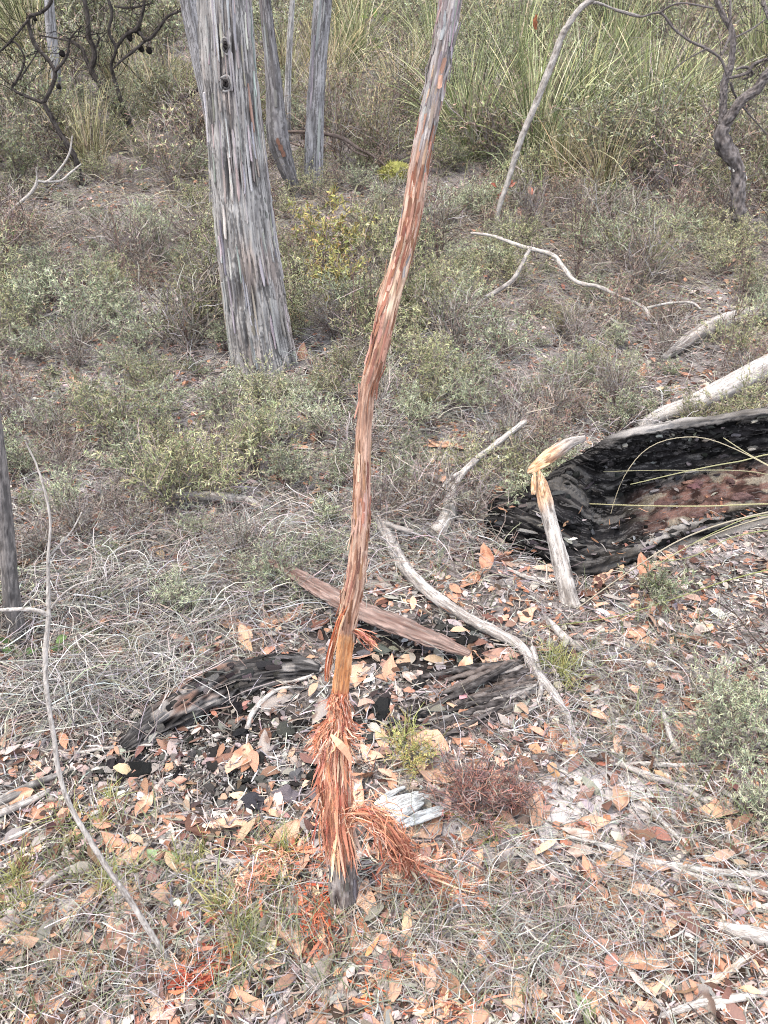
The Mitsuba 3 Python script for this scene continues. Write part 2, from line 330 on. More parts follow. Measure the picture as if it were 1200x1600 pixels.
left_key, _, left_b = simple_tree('scrub_tree', 'short dark grey trunk cut by the photo edge, green leaves at its foot', [(30, 1008, 36), (26, 985, 29), (18, 930, 25), (11, 850, 24), (3, 760, 23), (-6, 690, 23), (-14, 620, 22)], .02, dict(dark=K(.06, .055, .055), mid=K(.14, .132, .132), pale=K(.26, .245, .24)), 18, nu=60, nv=180, kf=3.2, st=2.2, top=.5)

# ------------------------------------------------------------------ the stripped sapling
ORANGE = [s2l(208, 146, 120), s2l(196, 126, 102), s2l(222, 172, 146), s2l(176, 110, 92), s2l(212, 154, 126), s2l(232, 198, 176), s2l(190, 136, 118)]
def bundle(ctrl, n, spread, wid, cols, r, k=9, frag=(.35, 1.0), wig=.15, start=(0, .5), sides=0, wcol=None):
    """n fibres following a course of control points, spread metres apart along it (a list over its length)."""
    base = cr(ctrl, 60); sp = np.interp(np.linspace(0, 1, 60), np.linspace(0, 1, len(spread)), spread)
    L = np.linalg.norm(np.diff(base, axis=0), axis=1).sum()
    u0 = r.uniform(*start, n); u1 = np.minimum(1, u0 + r.uniform(*frag, n) * (1 - u0 * .3))
    u = u0[:, None] + (u1 - u0)[:, None] * np.linspace(0, 1, k)
    x = u * 59; i = np.clip(x.astype(int), 0, 58); f = (x - i)[..., None]
    P = base[i] * (1 - f) + base[i + 1] * f; S = np.interp(x, np.arange(60), sp)
    o = r.standard_normal((n, 1, 3)) * .55; o = o / np.maximum(1, np.linalg.norm(o, axis=-1, keepdims=True) / 1.6)
    w = np.cumsum(r.standard_normal((n, k, 3)), 1) * wig
    P = P + (o + w) * S[..., None]
    ww = wid * r.uniform(.5, 1.5, (n, 1)) * np.sin(np.linspace(.35, np.pi - .12, k)) ** .5
    m = tubes(P, ww, 3) if sides else strips(P, ww, r.standard_normal((n, 3)))
    return m, rep(pick(cols, n, r, .2, wcol), m[2])
def shreds(p0, dirs, n, L, wid, cols, r, fan=.5, sag=.25, k=6):
    """n stiff flat splinters torn loose at p0 (rows), standing out along dirs with a fan, sagging a little towards their tips."""
    p0 = np.asarray(p0); i = r.integers(len(p0), size=n); o = p0[i] + .004 * r.standard_normal((n, 3)); d = unit(np.asarray(dirs)[i] + fan * r.standard_normal((n, 3)))
    l = r.uniform(*L, n); s = np.linspace(0, 1, k); P = o[:, None] + d[:, None] * (l[:, None] * s)[..., None] + np.cumsum(r.standard_normal((n, k, 3)), 1) * l[:, None, None] * .035
    P[..., 2] -= sag * l[:, None] * s ** 2 * r.uniform(.3, 1.6, (n, 1)); P[..., 2] = np.maximum(P[..., 2], H(P[..., 0], P[..., 1]) + .002)
    m = strips(P, np.tile([.8, 1, .95, .8, .5, .12], (n, 1)) * wid * (.25 + 1.6 * r.random((n, 1)) ** 2), r.standard_normal((n, 3)) + [0, -.5, .5])
    return m, rep(pick(cols, n, r, .25), m[2])
def scatter_shreds(spots, n, L, wid, cols, r, yaw0=0.0, yawsd=.8, k=5):
    """splinters and strips of bark lying on the litter"""
    X = []
    for px, py, sx, sy, w in spots:
        c = at(px, py); m = int(n * w); X.append(np.c_[c[0] + sx * r.standard_normal(m), c[1] + sy * r.standard_normal(m)])
    X = np.vstack(X); m = len(X); yaw = yaw0 + yawsd * r.standard_normal(m); l = r.uniform(*L, m); s = np.linspace(-.5, .5, k); bend = r.normal(0, .7, m)
    a = yaw[:, None] + bend[:, None] * s; dx, dy = np.cumsum(np.cos(a), 1) * (l / k)[:, None], np.cumsum(np.sin(a), 1) * (l / k)[:, None]
    x, y = X[:, :1] + dx - dx.mean(1, keepdims=True), X[:, 1:] + dy - dy.mean(1, keepdims=True)
    z = H(x, y) + .004 + .022 * r.random((m, 1)) ** 2 + np.abs(s) ** 2 * l[:, None] * r.uniform(-.1, .5, (m, 1)) + r.standard_normal((m, 1)) * s * l[:, None] * .12
    q = strips(np.stack([x, y, np.maximum(z, H(x, y) + .002)], -1), np.tile([.4, 1, .9, .8, .15], (m, 1)) * wid * (.25 + 1.5 * r.random((m, 1)) ** 2), np.array([0, -.2, 1]) + .6 * r.standard_normal((m, 3)))
    return q, rep(pick(cols, m, r, .25), q[2])
sap_base = at(536, 1430)
def sapling():
    rows = [(538, 1452, 54), (538, 1436, 50), (537, 1400, 43), (535, 1360, 40), (532, 1315, 40), (528, 1270, 42), (526, 1225, 42), (525, 1175, 38), (527, 1130, 28), (531, 1090, 26), (535, 1050, 25), (539, 1010, 25),
            (543, 975, 29), (548, 940, 31), (556, 900, 29), (561, 850, 27), (565, 800, 26), (566, 740, 25), (568, 680, 24), (573, 620, 25), (585, 570, 28), (597, 520, 30), (610, 460, 32), (628, 400, 31), (642, 340, 31),
            (655, 260, 30), (667, 200, 30), (681, 130, 31), (694, 60, 33), (704, 0, 34), (712, -60, 33)]
    b = sap_base + np.array([0, .03, 0]); P, R = plane_path(rows, b, .12); py = np.array([q[1] for q in rows], float)
    P = np.vstack([P, P[-1] + (P[-1] - P[-2]) * 5]); R = np.append(R, R[-1] * .85); py = np.append(py, -420)
    lim = Limb(P, R, 400)
    t = new('gum_sapling', 'slender leaning sapling with its lower bark stripped into orange shreds', 'tree')
    nv = 720; v, f, info = wood(P, R, 72, nv, amp=.22, kf=3.4, st=3.6, seed=41, lumps=.09, rough=.14)
    s, g, h, gr = info[:4]
    yy = np.interp(s, np.concatenate([[0], np.cumsum(np.linalg.norm(np.diff(cr(P, 400), axis=0), axis=1))]), cr(np.column_stack([py, py]), 400)[:, 0]) if 0 else np.interp(s / s.max(), np.concatenate([[0], np.cumsum(np.linalg.norm(np.diff(P, axis=0), axis=1))]) / np.linalg.norm(np.diff(P, axis=0), axis=1).sum(), py)
    yw = yy + 60 * (FB(np.cos(g) * 1.3, np.sin(g) * 1.3, s * 8, 3, 77) - .5)
    grey = barkcol(info, K(.14, .125, .125), K(.31, .295, .30), K(.48, .46, .465), 41)
    red = barkcol(info, s2l(132, 100, 86), s2l(178, 142, 124), s2l(212, 184, 166), 42)
    redder = barkcol(info, s2l(124, 86, 72), s2l(172, 128, 108), s2l(204, 168, 148), 43)
    bare = barkcol(info, s2l(178, 114, 76), s2l(210, 146, 100), s2l(228, 176, 132), 44)
    shred = barkcol(info, s2l(112, 62, 48), s2l(186, 110, 80), s2l(214, 146, 110), 45)
    tan = barkcol(info, s2l(200, 160, 132), s2l(224, 194, 168), s2l(238, 214, 192), 46)
    foot = barkcol(info, K(.06, .05, .05), K(.17, .145, .14), K(.36, .33, .32), 47)
    pat = FB(np.cos(g) * 3.2, np.sin(g) * 3.2, s * 7, 3, 90); pat2 = FB(np.cos(g) * 2.6, np.sin(g) * 2.6, s * 6, 3, 95)
    c = lerp(grey, red, sst(150, 340, yw))
    c = lerp(c, redder, sst(.60, .74, pat) * (yy < 400) * .35)
    c = lerp(c, tan, sst(.53, .57, pat2) * sst(300, 350, yy) * (1 - sst(470, 520, yy)))
    c = lerp(c, lerp(red, redder, sst(.4, .6, pat)), sst(480, 540, yw))
    c = lerp(c, tan, sst(.58, .68, pat2) * sst(780, 860, yy) * (1 - sst(985, 995, yy)) * .6)
    c = lerp(c, bare, sst(982, 992, yw * .25 + yy * .75)); c = lerp(c, shred, sst(1066, 1085, yw * .3 + yy * .7)); c = lerp(c, foot, sst(1310, 1350, yw))
    add('stem', (v, f), 'sapling_look', np.clip(c * .92, .01, .9), t, smooth=True, uv=info[4])
    usam = np.interp(np.linspace(0, 1, 400), np.concatenate([[0], np.cumsum(np.linalg.norm(np.diff(P, axis=0), axis=1))]) / np.linalg.norm(np.diff(P, axis=0), axis=1).sum(), py)
    uy = lambda y: np.interp(-np.asarray(y, float), -usam, np.linspace(0, 1, 400))
    r = np.random.default_rng(51)
    n = 190; ys = np.r_[r.uniform(-10, 975, 172), r.uniform(1335, 1425, 18)]; us = uy(ys); fc = np.array([lim.facing(u) for u in us]); gs = fc + r.uniform(-1.6, 1.6, n)
    cols = [[K(.33, .31, .315), K(.39, .375, .38), K(.26, .24, .24), K(.30, .25, .235)], [s2l(182, 144, 127), s2l(166, 124, 106), s2l(204, 174, 156), s2l(146, 106, 90)]]
    for y, u, g, a in zip(ys, us, gs, range(n)):
        v2, f2 = plate(lim, u - r.uniform(.006, .020), u + r.uniform(.006, .020), g, r.uniform(.08, .20), (1.04, 1.07 + .45 * r.random() ** 4), .05, r)
        cc = pick(cols[int(240 + 80 * r.standard_normal() < y < 1200)], 1, r, .18) * (.84 if y < 1200 else .5)
        add('bark_flake', (v2, f2), 'litter_look', np.clip(cc * (1 + .12 * r.standard_normal((len(v2), 1))), .01, .9), t)
    X = lambda a, bb, dy=0.0: at_plane(a, bb, b + np.array([0, dy, 0]), .12)
    # fibres wrapped along the shredded section: parts for the thick ones, one mass for the rest
    n = 46; ys = r.uniform(1085, 1295, n)
    for y in ys:
        u0, u1 = uy(y + r.uniform(20, 60)), uy(max(y - r.uniform(30, 90), 1078)); g0 = lim.facing(u0) + r.uniform(-1.5, 1.5); k = 9
        uu = np.linspace(u0, u1, k); gg = g0 + np.cumsum(r.standard_normal(k)) * .09
        p = lim(uu, gg, 1.05 + .06 * np.abs(r.standard_normal()) * np.linspace(0, 1, k) ** 2 + .02 * r.standard_normal(k))
        m = tubes(p[None], np.full((1, k), .0017) * np.sin(np.linspace(.4, 2.9, k)) * r.uniform(.8, 1.9), 4)
        add('bark_strand', m[:2], 'litter_look', rep(pick(ORANGE, 1, r, .25), m[2]), t)
    A = []
    n = 800; y0 = r.uniform(1080, 1290, n); ln = np.minimum(r.uniform(35, 130, n), 1345 - y0); k = 7
    uu = uy(y0 + ln)[:, None] + (uy(np.maximum(y0, 1072)) - uy(y0 + ln))[:, None] * np.linspace(0, 1, k)
    fc = lim.facing(float(uy(1200))); gg = fc + r.uniform(-2.6, 2.6, (n, 1)) + np.cumsum(r.standard_normal((n, k)), 1) * .09
    mm = 1.03 + .05 * np.abs(r.standard_normal((n, 1))) * np.linspace(0, 1, k) ** 2 + .025 * np.abs(r.standard_normal((n, k)))
    m = tubes(lim(uu, gg, mm), np.tile(.0007 * np.sin(np.linspace(.4, 2.8, k)), (n, 1)) * r.uniform(.6, 1.9, (n, 1)), 3); A.append((m, rep(pick(ORANGE, n, r, .28), m[2])))
    # the skirt of frayed fibres under the bare wood
    for ctrl, q, sp in (([X(527, 1126), X(505, 1148), X(488, 1166)], 40, [.008, .012, .014]), ([X(523, 1118), X(503, 1150, -.03), X(498, 1186, -.04)], 45, [.007, .010, .012]), ([X(531, 1126), X(552, 1150, -.02), X(566, 1152, -.02)], 30, [.006, .010, .012]),
                        ([X(524, 1140, -.03), X(514, 1170, -.05), X(506, 1205, -.05)], 34, [.007, .010, .008]), ([X(536, 1072), X(541, 1110, -.02), X(548, 1140, -.02)], 34, [.004, .006, .008]), ([X(533, 1080), X(525, 1096, -.025), X(531, 1120, -.03)], 60, [.008, .010, .010]),
                        ([X(520, 1240), X(504, 1275, -.03), X(512, 1340, -.02)], 24, [.006, .008, .005]), ([X(508, 1200), X(504, 1230, -.02), X(506, 1275)], 40, [.006, .007, .005])):
        A.append(bundle(ctrl, q, sp, .0013, ORANGE, r))
    nn = 70; y0 = r.uniform(1090, 1300, nn); ln = np.minimum(r.uniform(40, 130, nn), 1350 - y0); k = 7; uu = uy(y0 + ln)[:, None] + (uy(y0) - uy(y0 + ln))[:, None] * np.linspace(0, 1, k)
    gg = fc + r.uniform(-1.6, 1.6, (nn, 1)) + np.cumsum(r.standard_normal((nn, k)), 1) * .06; mm = 1.07 + np.linspace(1, 0, k) ** 3 * r.random((nn, 1)) ** 2 * 1.1
    m = strips(lim(uu, gg, mm), np.tile([.2, .7, 1, 1, .9, .7, .4], (nn, 1)) * .0026 * r.uniform(.5, 1.6, (nn, 1)), np.array([0, -1, .2]) + .35 * r.standard_normal((nn, 3))); A.append((m, rep(pick(ORANGE + [s2l(150, 112, 100), s2l(236, 206, 184)], nn, r, .28), m[2])))
    e = np.array([1.0, 0, 0]); f0 = np.array([0, -.6, 0]); up = np.array([0, 0, 1.0])
    for rows_, dr_, n_, L_, w_ in (([X(521, 1126), X(519, 1140), X(518, 1156)], [-e * 1.0 + f0 + .0 * up] * 3, 70, (.02, .065), .0020), ([X(534, 1124), X(538, 1140), X(540, 1158)], [e * 1.0 + f0 + .25 * up] * 3, 55, (.02, .055), .0020),
                                   ([X(545, 1175), X(546, 1200), X(544, 1225)], [e * .8 + f0 + .5 * up] * 3, 14, (.02, .05), .0015), ([X(505, 1190), X(505, 1225), X(508, 1265)], [-e * .5 + f0 * .7 - .8 * up] * 3, 14, (.03, .08), .0012),
                                   ([X(522, 1088), X(524, 1100), X(540, 1092)], [-e * .5 + f0 - .6 * up, -e * .3 + f0 - .5 * up, e * .6 + f0 - .5 * up], 60, (.012, .04), .0013), ([X(515, 1300), X(540, 1310), X(528, 1330)], [-e * .4 + f0 - .6 * up, e * .5 + f0 - .5 * up, f0 * .7 - .9 * up], 40, (.02, .06), .0013),
                                   ([X(528, 1180, -.02), X(522, 1220, -.02), X(532, 1260, -.02), X(526, 1150, -.02)], [f0 * .4 - 1.0 * up] * 4, 30, (.03, .09), .0012)):
        A.append(shreds(rows_, dr_, n_, L_, w_, ORANGE + [s2l(236, 206, 184), s2l(150, 92, 76)], r))
    # the spray to the right under the peeled edge and the strip that hangs on the left of the bare wood
    A.append(bundle([X(549, 985), X(562, 988, -.02), X(586, 1006, -.03)], 60, [.003, .006, .009], .0012, ORANGE, r, frag=(.6, 1)))
    A.append(bundle([X(540, 950, -.02), X(527, 985, -.03), X(516, 1030, -.03), X(513, 1062, -.03)], 46, [.005, .004, .004, .004], .0016, [s2l(205, 160, 135), s2l(190, 130, 100), s2l(220, 185, 160), s2l(165, 95, 70)], r, frag=(.5, 1)))
    mesh, col = cat2(*A)
    k1 = add('shredded_bark', mesh, 'litter_look', col, t); tag(k1, kind='stuff')
    # the thick hank that arches out to the right and reaches the ground
    g1 = at(640, 1352, .03); g2 = at(700, 1385, .015); g3 = at(772, 1406, .008)
    p0 = X(541, 1300, -.02); p1 = X(560, 1272, -.04); p2 = X(590, 1276, -.05); p3 = X(620, 1318, -.045)
    hk = np.array([p1, p2, p3, g1, g2]); hd = np.array([p2 - p1, p3 - p2, g1 - p3, g2 - g1, g3 - g2]); m, c = cat2(shreds(hk, unit(hd), 150, (.03, .10), .0022, ORANGE + [s2l(236, 206, 184)], r, fan=.35), bundle([p0, p1, p2, p3, g1, g2, g3], 340, [.010, .013, .013, .012, .012, .010, .005], .0014, ORANGE, r, k=14, frag=(.2, .6), start=(0, .78), wig=.14), bundle([p0, p1, p2, p3, g1, g2], 150, [.014, .020, .022, .020, .018, .014], .0009, ORANGE, r, k=10, frag=(.15, .4), start=(0, .8), wig=.35))
    k2 = add('bark_hank', m, 'litter_look', c, t); tag(k2, 'hank of orange bark fibre arching down to the litter', kind='stuff')
    for q in range(16):
        ctrl = np.array([p0, p1, p2, p3, g1, g2, g3]) + r.standard_normal(3) * .009
        a = r.uniform(0, .35); base = cr(ctrl, 40)[int(a * 40):int((a + r.uniform(.4, .65)) * 40)]; base = base + np.cumsum(r.standard_normal(base.shape), 0) * .0006
        mq = tubes(base[None], np.full((1, len(base)), .0022) * np.sin(np.linspace(.3, 2.9, len(base))), 4)
        add('bark_strand', mq[:2], 'litter_look', rep(pick(ORANGE, 1, r, .2), mq[2]), t)
    # pale flap crossing the shreds
    v2, f2 = cr([X(517, 1148, -.045), X(530, 1162, -.055), X(543, 1178, -.05), X(549, 1196, -.045)], 8), None
    ms = strips(v2[None], np.array([[.002, .005, .007, .007, .006, .005, .003, .001]]), np.array([[.2, -1, .4]]))
    tag(add('bark_flap', ms[:2], 'litter_look', rep(np.array([s2l(230, 180, 150)]), ms[2]), t), 'pale flap of torn bark')
    return t, lim
sap_key, sap_limb = sapling()

# ------------------------------------------------------------------ clumps of torn bark on the ground
def clump(label, rows, n, spread, r, cols=ORANGE, wid=.0013, up=.012, far=1.0):
    t = new('torn_bark_clump', label, 'torn bark', 'torn orange bark lying round the sapling')
    P = [at(q[0], q[1], q[2] if len(q) > 2 else up) for q in rows]
    b1 = bundle(P, int(n * .22), np.array(spread) * .8, wid, cols, r, frag=(.2, .6), wig=.36, start=(0, .6))
    d = np.array(P[-1]) - np.array(P[0]); sx = max(.018, np.hypot(d[0], d[1]) * .28) * far; mid = [(q[0], q[1], sx * .8, sx * .6, 1 / len(rows)) for q in rows]
    b2 = scatter_shreds(mid, int(n * 1.1), (.02, .085), .0034, list(cols) + [s2l(232, 200, 176), s2l(160, 112, 94)], r, math.atan2(d[1], d[0]), .7); m, c = cat2(b1, b2)
    z0 = H(m[0][:, 0], m[0][:, 1]); m = (np.column_stack([m[0][:, :2], z0 + (m[0][:, 2] - z0) * .7]), m[1])
    m = (np.column_stack([m[0][:, :2], np.maximum(m[0][:, 2], H(m[0][:, 0], m[0][:, 1]) + .002)]), m[1])
    scene[t] = ply(m, 'litter_look', color=c)
    return t
_r = np.random.default_rng(61)
clump('frayed orange bark hank beside the thin grey stick, its end hanging down', [(470, 1338, .03), (420, 1345, .05), (388, 1372, .05), (378, 1425, .01)], 170, [.02, .03, .026, .02], _r)
clump('loose orange bark shreds trailing towards the sapling foot', [(395, 1335, .02), (440, 1350, .035), (490, 1345, .02)], 110, [.012, .024, .012], _r)
clump('bright red-orange bark tuft just below the sapling foot', [(497, 1400, .03), (488, 1440, .04), (500, 1490, .01)], 170, [.018, .022, .02], _r, ORANGE[:2] + [s2l(186, 98, 74), s2l(204, 112, 84)])
clump('dark red bark fibres at the lower end of the leaning stick', [(285, 1540, .01), (325, 1515, .03), (350, 1498, .02)], 150, [.012, .018, .008], _r, [s2l(160, 84, 68), s2l(180, 100, 80), s2l(138, 72, 60), s2l(205, 130, 104)])
clump('orange splintered strip of bark below the red tuft', [(560, 1548, .01), (600, 1525, .02), (650, 1505, .008)], 70, [.006, .010, .004], _r, [s2l(214, 140, 105), s2l(190, 105, 75), s2l(228, 170, 140)])
clump('orange bark fibres in grass close to the photographer', [(676, 1590, .01), (700, 1575, .02), (735, 1560, .01)], 90, [.008, .016, .012], _r)
clump('orange shreds between the hank and the sapling base', [(585, 1340, .01), (618, 1372, .02), (600, 1395, .01)], 70, [.01, .016, .01], _r)
clump('short orange bark shreds under the arching hank of fibre', [(640, 1385, .008), (690, 1402, .015), (730, 1412, .005)], 120, [.008, .014, .01], _r)
clump('reddish bark shreds beside the reddish dead needle bush', [(675, 1330, .01), (700, 1345, .015), (720, 1335, .01)], 40, [.006, .012, .008], _r)

# ------------------------------------------------------------------ dead scrub, burnt and bare
BLACK = dict(dark=K(.012, .011, .011), mid=K(.028, .025, .025), pale=K(.075, .07, .068))
def limb_set(key, part, rows_list, base, pal, r, lean=0.0, twigs=0, tw=.35, depthvar=.12, cones=(), tcol=None, seed=0, nvk=60, nu=10, amp=.15, rough=.22, kf=1.6, st=2.5, lumps=.05):
    segs = []
    for q, rows in enumerate(rows_list):
        wob = np.linspace(0, 1, len(rows)) * r.normal(0, depthvar) if q else None
        P, R = plane_path(rows, base, lean, wob)
        v, f, info = wood(P, R, nu, nvk, amp=amp, kf=kf, st=st, seed=seed + q, lumps=lumps, rough=rough)
        k = add(part if q == 0 else 'branch', (v, f), 'wood_look', barkcol(info, **pal, seed=seed + q), key, smooth=True, uv=info[4])
        segs.append((P, R))
    if twigs:
        A = []
        src = [s for s in segs if len(s[0]) > 2]
        for _ in range(twigs):
            P, R = src[r.integers(len(src))]; D = cr(np.column_stack([P, R]), 30); i = r.integers(8, 30)
            d = unit(r.standard_normal(3) + np.array([0, 0, .5])); L = tw * r.uniform(.3, 1.0); k = 9
            p = D[i, :3] + np.linspace(0, 1, k)[:, None] * d * L + np.cumsum(r.standard_normal((k, 3)), 0) * L * .035
            A.append((p, np.linspace(min(.004, D[i, 3] * .5), .0012, k)))
            if r.random() < .8:
                j = r.integers(3, 8); d2 = unit(d + .9 * r.standard_normal(3)); L2 = L * .55
                p2 = p[j] + np.linspace(0, 1, k)[:, None] * d2 * L2 + np.cumsum(r.standard_normal((k, 3)), 0) * L2 * .04
                A.append((p2, np.linspace(.0022, .001, k)))
        m = tubes(np.array([a[0] for a in A]), np.array([a[1] for a in A]), 3)
        kk = add('twig', m[:2], 'litter_look', rep(pick([tcol if tcol is not None else pal['mid']], len(A), r, .3), m[2]), key); tag(kk, kind='stuff')
    for (px, py, w) in cones:
        p = at_plane(px, py, base, lean); s = trimesh.creation.icosphere(2, w * depth(p) / FPX / 2)
        vv = np.array(s.vertices); vv = vv * (1 + .5 * (N3(vv[:, 0] * 60, vv[:, 1] * 60, vv[:, 2] * 60, 3)[:, None] - .5)) * [1, .8, 1.25]
        add('cone', (vv + p, s.faces), 'litter_look', np.tile(K(.02, .018, .018), (len(vv), 1)), key)
r = np.random.default_rng(71)
b1 = at(130, 300) + np.array([0, .15, 0])
k = new('burnt_shrub', 'black burnt zigzag shrub forking low, at the far edge before the distant trunk', 'dead shrub')
limb_set(k, 'stem', [[(134, 325, 8), (128, 290, 8), (118, 249, 9), (105, 226, 9), (92, 205, 8), (79, 181, 8), (68, 161, 7)], [(68, 161, 5), (45, 152, 5), (25, 143, 4), (19, 137, 4), (27, 124, 4), (38, 92, 3), (22, 66, 3), (0, 80, 2)], [(68, 161, 6), (78, 142, 6), (86, 120, 6), (84, 108, 6), (74, 92, 6), (55, 70, 6), (47, 48, 6), (45, 27, 6), (63, 20, 5), (78, 6, 5), (84, -20, 5)], [(86, 112, 5), (104, 88, 4), (110, 60, 3), (128, 40, 2)], [(45, 30, 4), (20, 60, 3), (-10, 90, 3)], [(30, 125, 3), (50, 95, 2), (62, 75, 2)]], b1, BLACK, r, twigs=46, tw=.5, cones=((97, 84, 9), (92, 136, 7), (55, 30, 6)), seed=80)
b2 = at(205, 235) + np.array([0, .2, 0])
k = new('burnt_shrub', 'black burnt shrub with knobbly seed cones on its twigs, left of the thick trunk', 'dead shrub')
limb_set(k, 'stem', [[(212, 225, 8), (196, 180, 9), (180, 165, 9), (165, 145, 9), (152, 126, 9), (143, 110, 9), (147, 92, 9), (146, 74, 8), (139, 58, 8), (136, 20, 7), (126, -20, 7)], [(143, 110, 6), (134, 92, 6), (128, 76, 6), (114, 66, 5), (100, 62, 3), (60, 55, 2)], [(200, 185, 7), (190, 160, 7), (178, 122, 6), (174, 100, 5), (181, 76, 5), (170, 50, 5), (175, 20, 5), (166, -10, 4)], [(181, 76, 5), (192, 60, 5), (202, 51, 6), (214, 44, 6), (222, 24, 5), (227, -10, 5)], [(214, 45, 5), (229, 62, 5), (244, 50, 5), (262, 26, 4), (285, 16, 3)], [(229, 62, 4), (208, 80, 5), (190, 94, 4), (176, 108, 3)], [(147, 80, 4), (155, 60, 3), (150, 50, 2)], [(178, 10, 3), (205, 12, 3), (240, 5, 2)]], b2, BLACK, r, twigs=60, tw=.5, cones=((202, 52, 10), (211, 47, 8), (203, 60, 8), (221, 77, 8), (233, 79, 9), (217, 50, 9)), seed=95)
b3 = at(300, 240) + np.array([0, .2, 0])
k = new('burnt_branch', 'short black burnt stick curving out behind the left edge of the thick trunk', 'dead branch')
limb_set(k, 'limb', [[(262, 175, 3), (272, 160, 4), (284, 153, 6), (300, 146, 6), (325, 128, 6)]], b3, BLACK, r, seed=110)
# the dark forked tree on the right
b4 = at(1156, 385) + np.array([0, .06, 0])
k = new('burnt_tree', 'small dark scorched tree with one low fork and white lichen flecks', 'tree')
DK = dict(dark=K(.03, .027, .028), mid=K(.10, .09, .092), pale=K(.26, .24, .24))
limb_set(k, 'trunk', [[(1158, 402, 22.4), (1156, 380, 20.6), (1154, 341, 19.8), (1153, 302, 18.9), (1152, 262, 18.1), (1140, 240, 22.4), (1130, 222, 23.2), (1127, 208, 22.4), (1131, 196, 20.6)],
                      [(1130, 200, 12.9), (1130, 168, 11.2), (1132, 131, 11.2), (1141, 105, 10.3), (1145, 73, 8.6), (1143, 47, 8.6), (1130, 24, 7.7), (1119, -5, 7.7), (1112, -40, 7.7)],
                      [(1130, 200, 15.5), (1141, 183, 15.5), (1159, 157, 14.6), (1183, 139, 14.6), (1200, 114, 14.6), (1235, 80, 13.8), (1262, 30, 12.9)], [(1141, -20, 3.4), (1141, 47, 3.4), (1136, 66, 3.4), (1128, 86, 2.6)],
                      [(1136, 118, 3.4), (1126, 92, 3.4), (1104, 76, 4.3), (1078, 64, 3.4), (1053, 45, 3.4), (1031, 20, 3.4), (999, 26, 2.6), (960, 16, 2.6)], [(1031, 20, 2.6), (1048, 9, 2.6), (1070, 5, 2.6), (1115, 13, 2.6)],
                      [(1138, 122, 4.3), (1156, 118, 4.3), (1170, 112, 5.2), (1180, 99, 4.3), (1205, 92, 4.3), (1230, 96, 3.4)], [(1150, 108, 3.4), (1166, 105, 4.3), (1176, 116, 3.4), (1160, 124, 3.4)],
                      [(1141, 128, 3.4), (1149, 150, 3.4), (1165, 172, 2.6), (1200, 212, 1.7)], [(1150, 58, 2.6), (1175, 45, 2.6), (1196, 30, 1.7)], [(1104, 76, 2.6), (1075, 92, 1.7), (1050, 110, 1.7)], [(1188, -15, 6.0), (1196, 14, 6.0), (1212, 50, 5.2)]], b4, DK, r, twigs=44, tw=.42, seed=120, tcol=K(.07, .06, .06), nvk=190, nu=26, amp=.26, rough=.55, kf=3.4, st=1.1, lumps=.04)
lim4 = Limb(*plane_path([(1158, 402, 26), (1154, 341, 23), (1152, 262, 21), (1130, 222, 27), (1131, 196, 24)], b4))
for px, py, w in ((1141, 259, .28), (1147, 263, .12), (1166, 279, .22)):
    kk = int(np.argmin(np.hypot(*[np.array(q) - z for q, z in zip(pix(lim4.P)[:2], (px, py))]))); u = kk / (lim4.n - 1); g = lim4.facing(u)
    gg = min((g + d for d in np.linspace(-1.5, 1.5, 31)), key=lambda a: abs(pix(lim4(np.array([u]), np.array([a]), np.array([1.0]))[0])[0] - px))
    m = plate(lim4, u - .012, u + .012, gg, w, (1.14, 1.17), .06, r)
    add('lichen_fleck', m, 'litter_look', np.tile(K(.68, .67, .64), (len(m[0]), 1)), k)

# ------------------------------------------------------------------ fallen wood
PALE = dict(dark=K(.24, .22, .205), mid=K(.43, .405, .385), pale=K(.62, .60, .58))
WGREY = dict(dark=K(.15, .135, .13), mid=K(.32, .30, .29), pale=K(.52, .495, .48))
BROWN = dict(dark=K(.09, .06, .05), mid=K(.24, .165, .135), pale=K(.42, .32, .27))
def fallen(name, label, cat, rows, pal, seed, nu=14, nv=90, up=0.0, fleck=None, amp=.14, kf=2.2, st=5, lumps=.12, rough=.1, group=None, branches=(), flat=1.0, sink=.3, look='wood_look', ends=None):
    t = numbered(name); P, R = px_path(rows, up, sink)
    v, f, info = wood(P, R, nu, nv, amp=amp, kf=kf, st=st, seed=seed, lumps=lumps, rough=rough, flat=flat)
    c = barkcol(info, **pal, seed=seed, fleck=fleck)
    if ends is not None:
        s = info[0]; e = np.maximum(1 - sst(0, .03, s), sst(s.max() - .03, s.max(), s)); c = lerp(c, np.asarray(ends), e * .9)
    tag(t, label, cat, group); scene[t] = ply((v, f), look, smooth=True, color=np.clip(c, .006, .9), uv=info[4])
    for q, (pn, b) in enumerate(branches):
        P2, R2 = px_path(b, up, sink); v2, f2, i2 = wood(P2, R2, 8, 40, amp=amp, kf=2, st=st, seed=seed + 50 + q, lumps=.2, rough=rough)
        add(pn, (v2, f2), look, barkcol(i2, **pal, seed=seed + q), t, smooth=True, uv=i2[4])
    return t
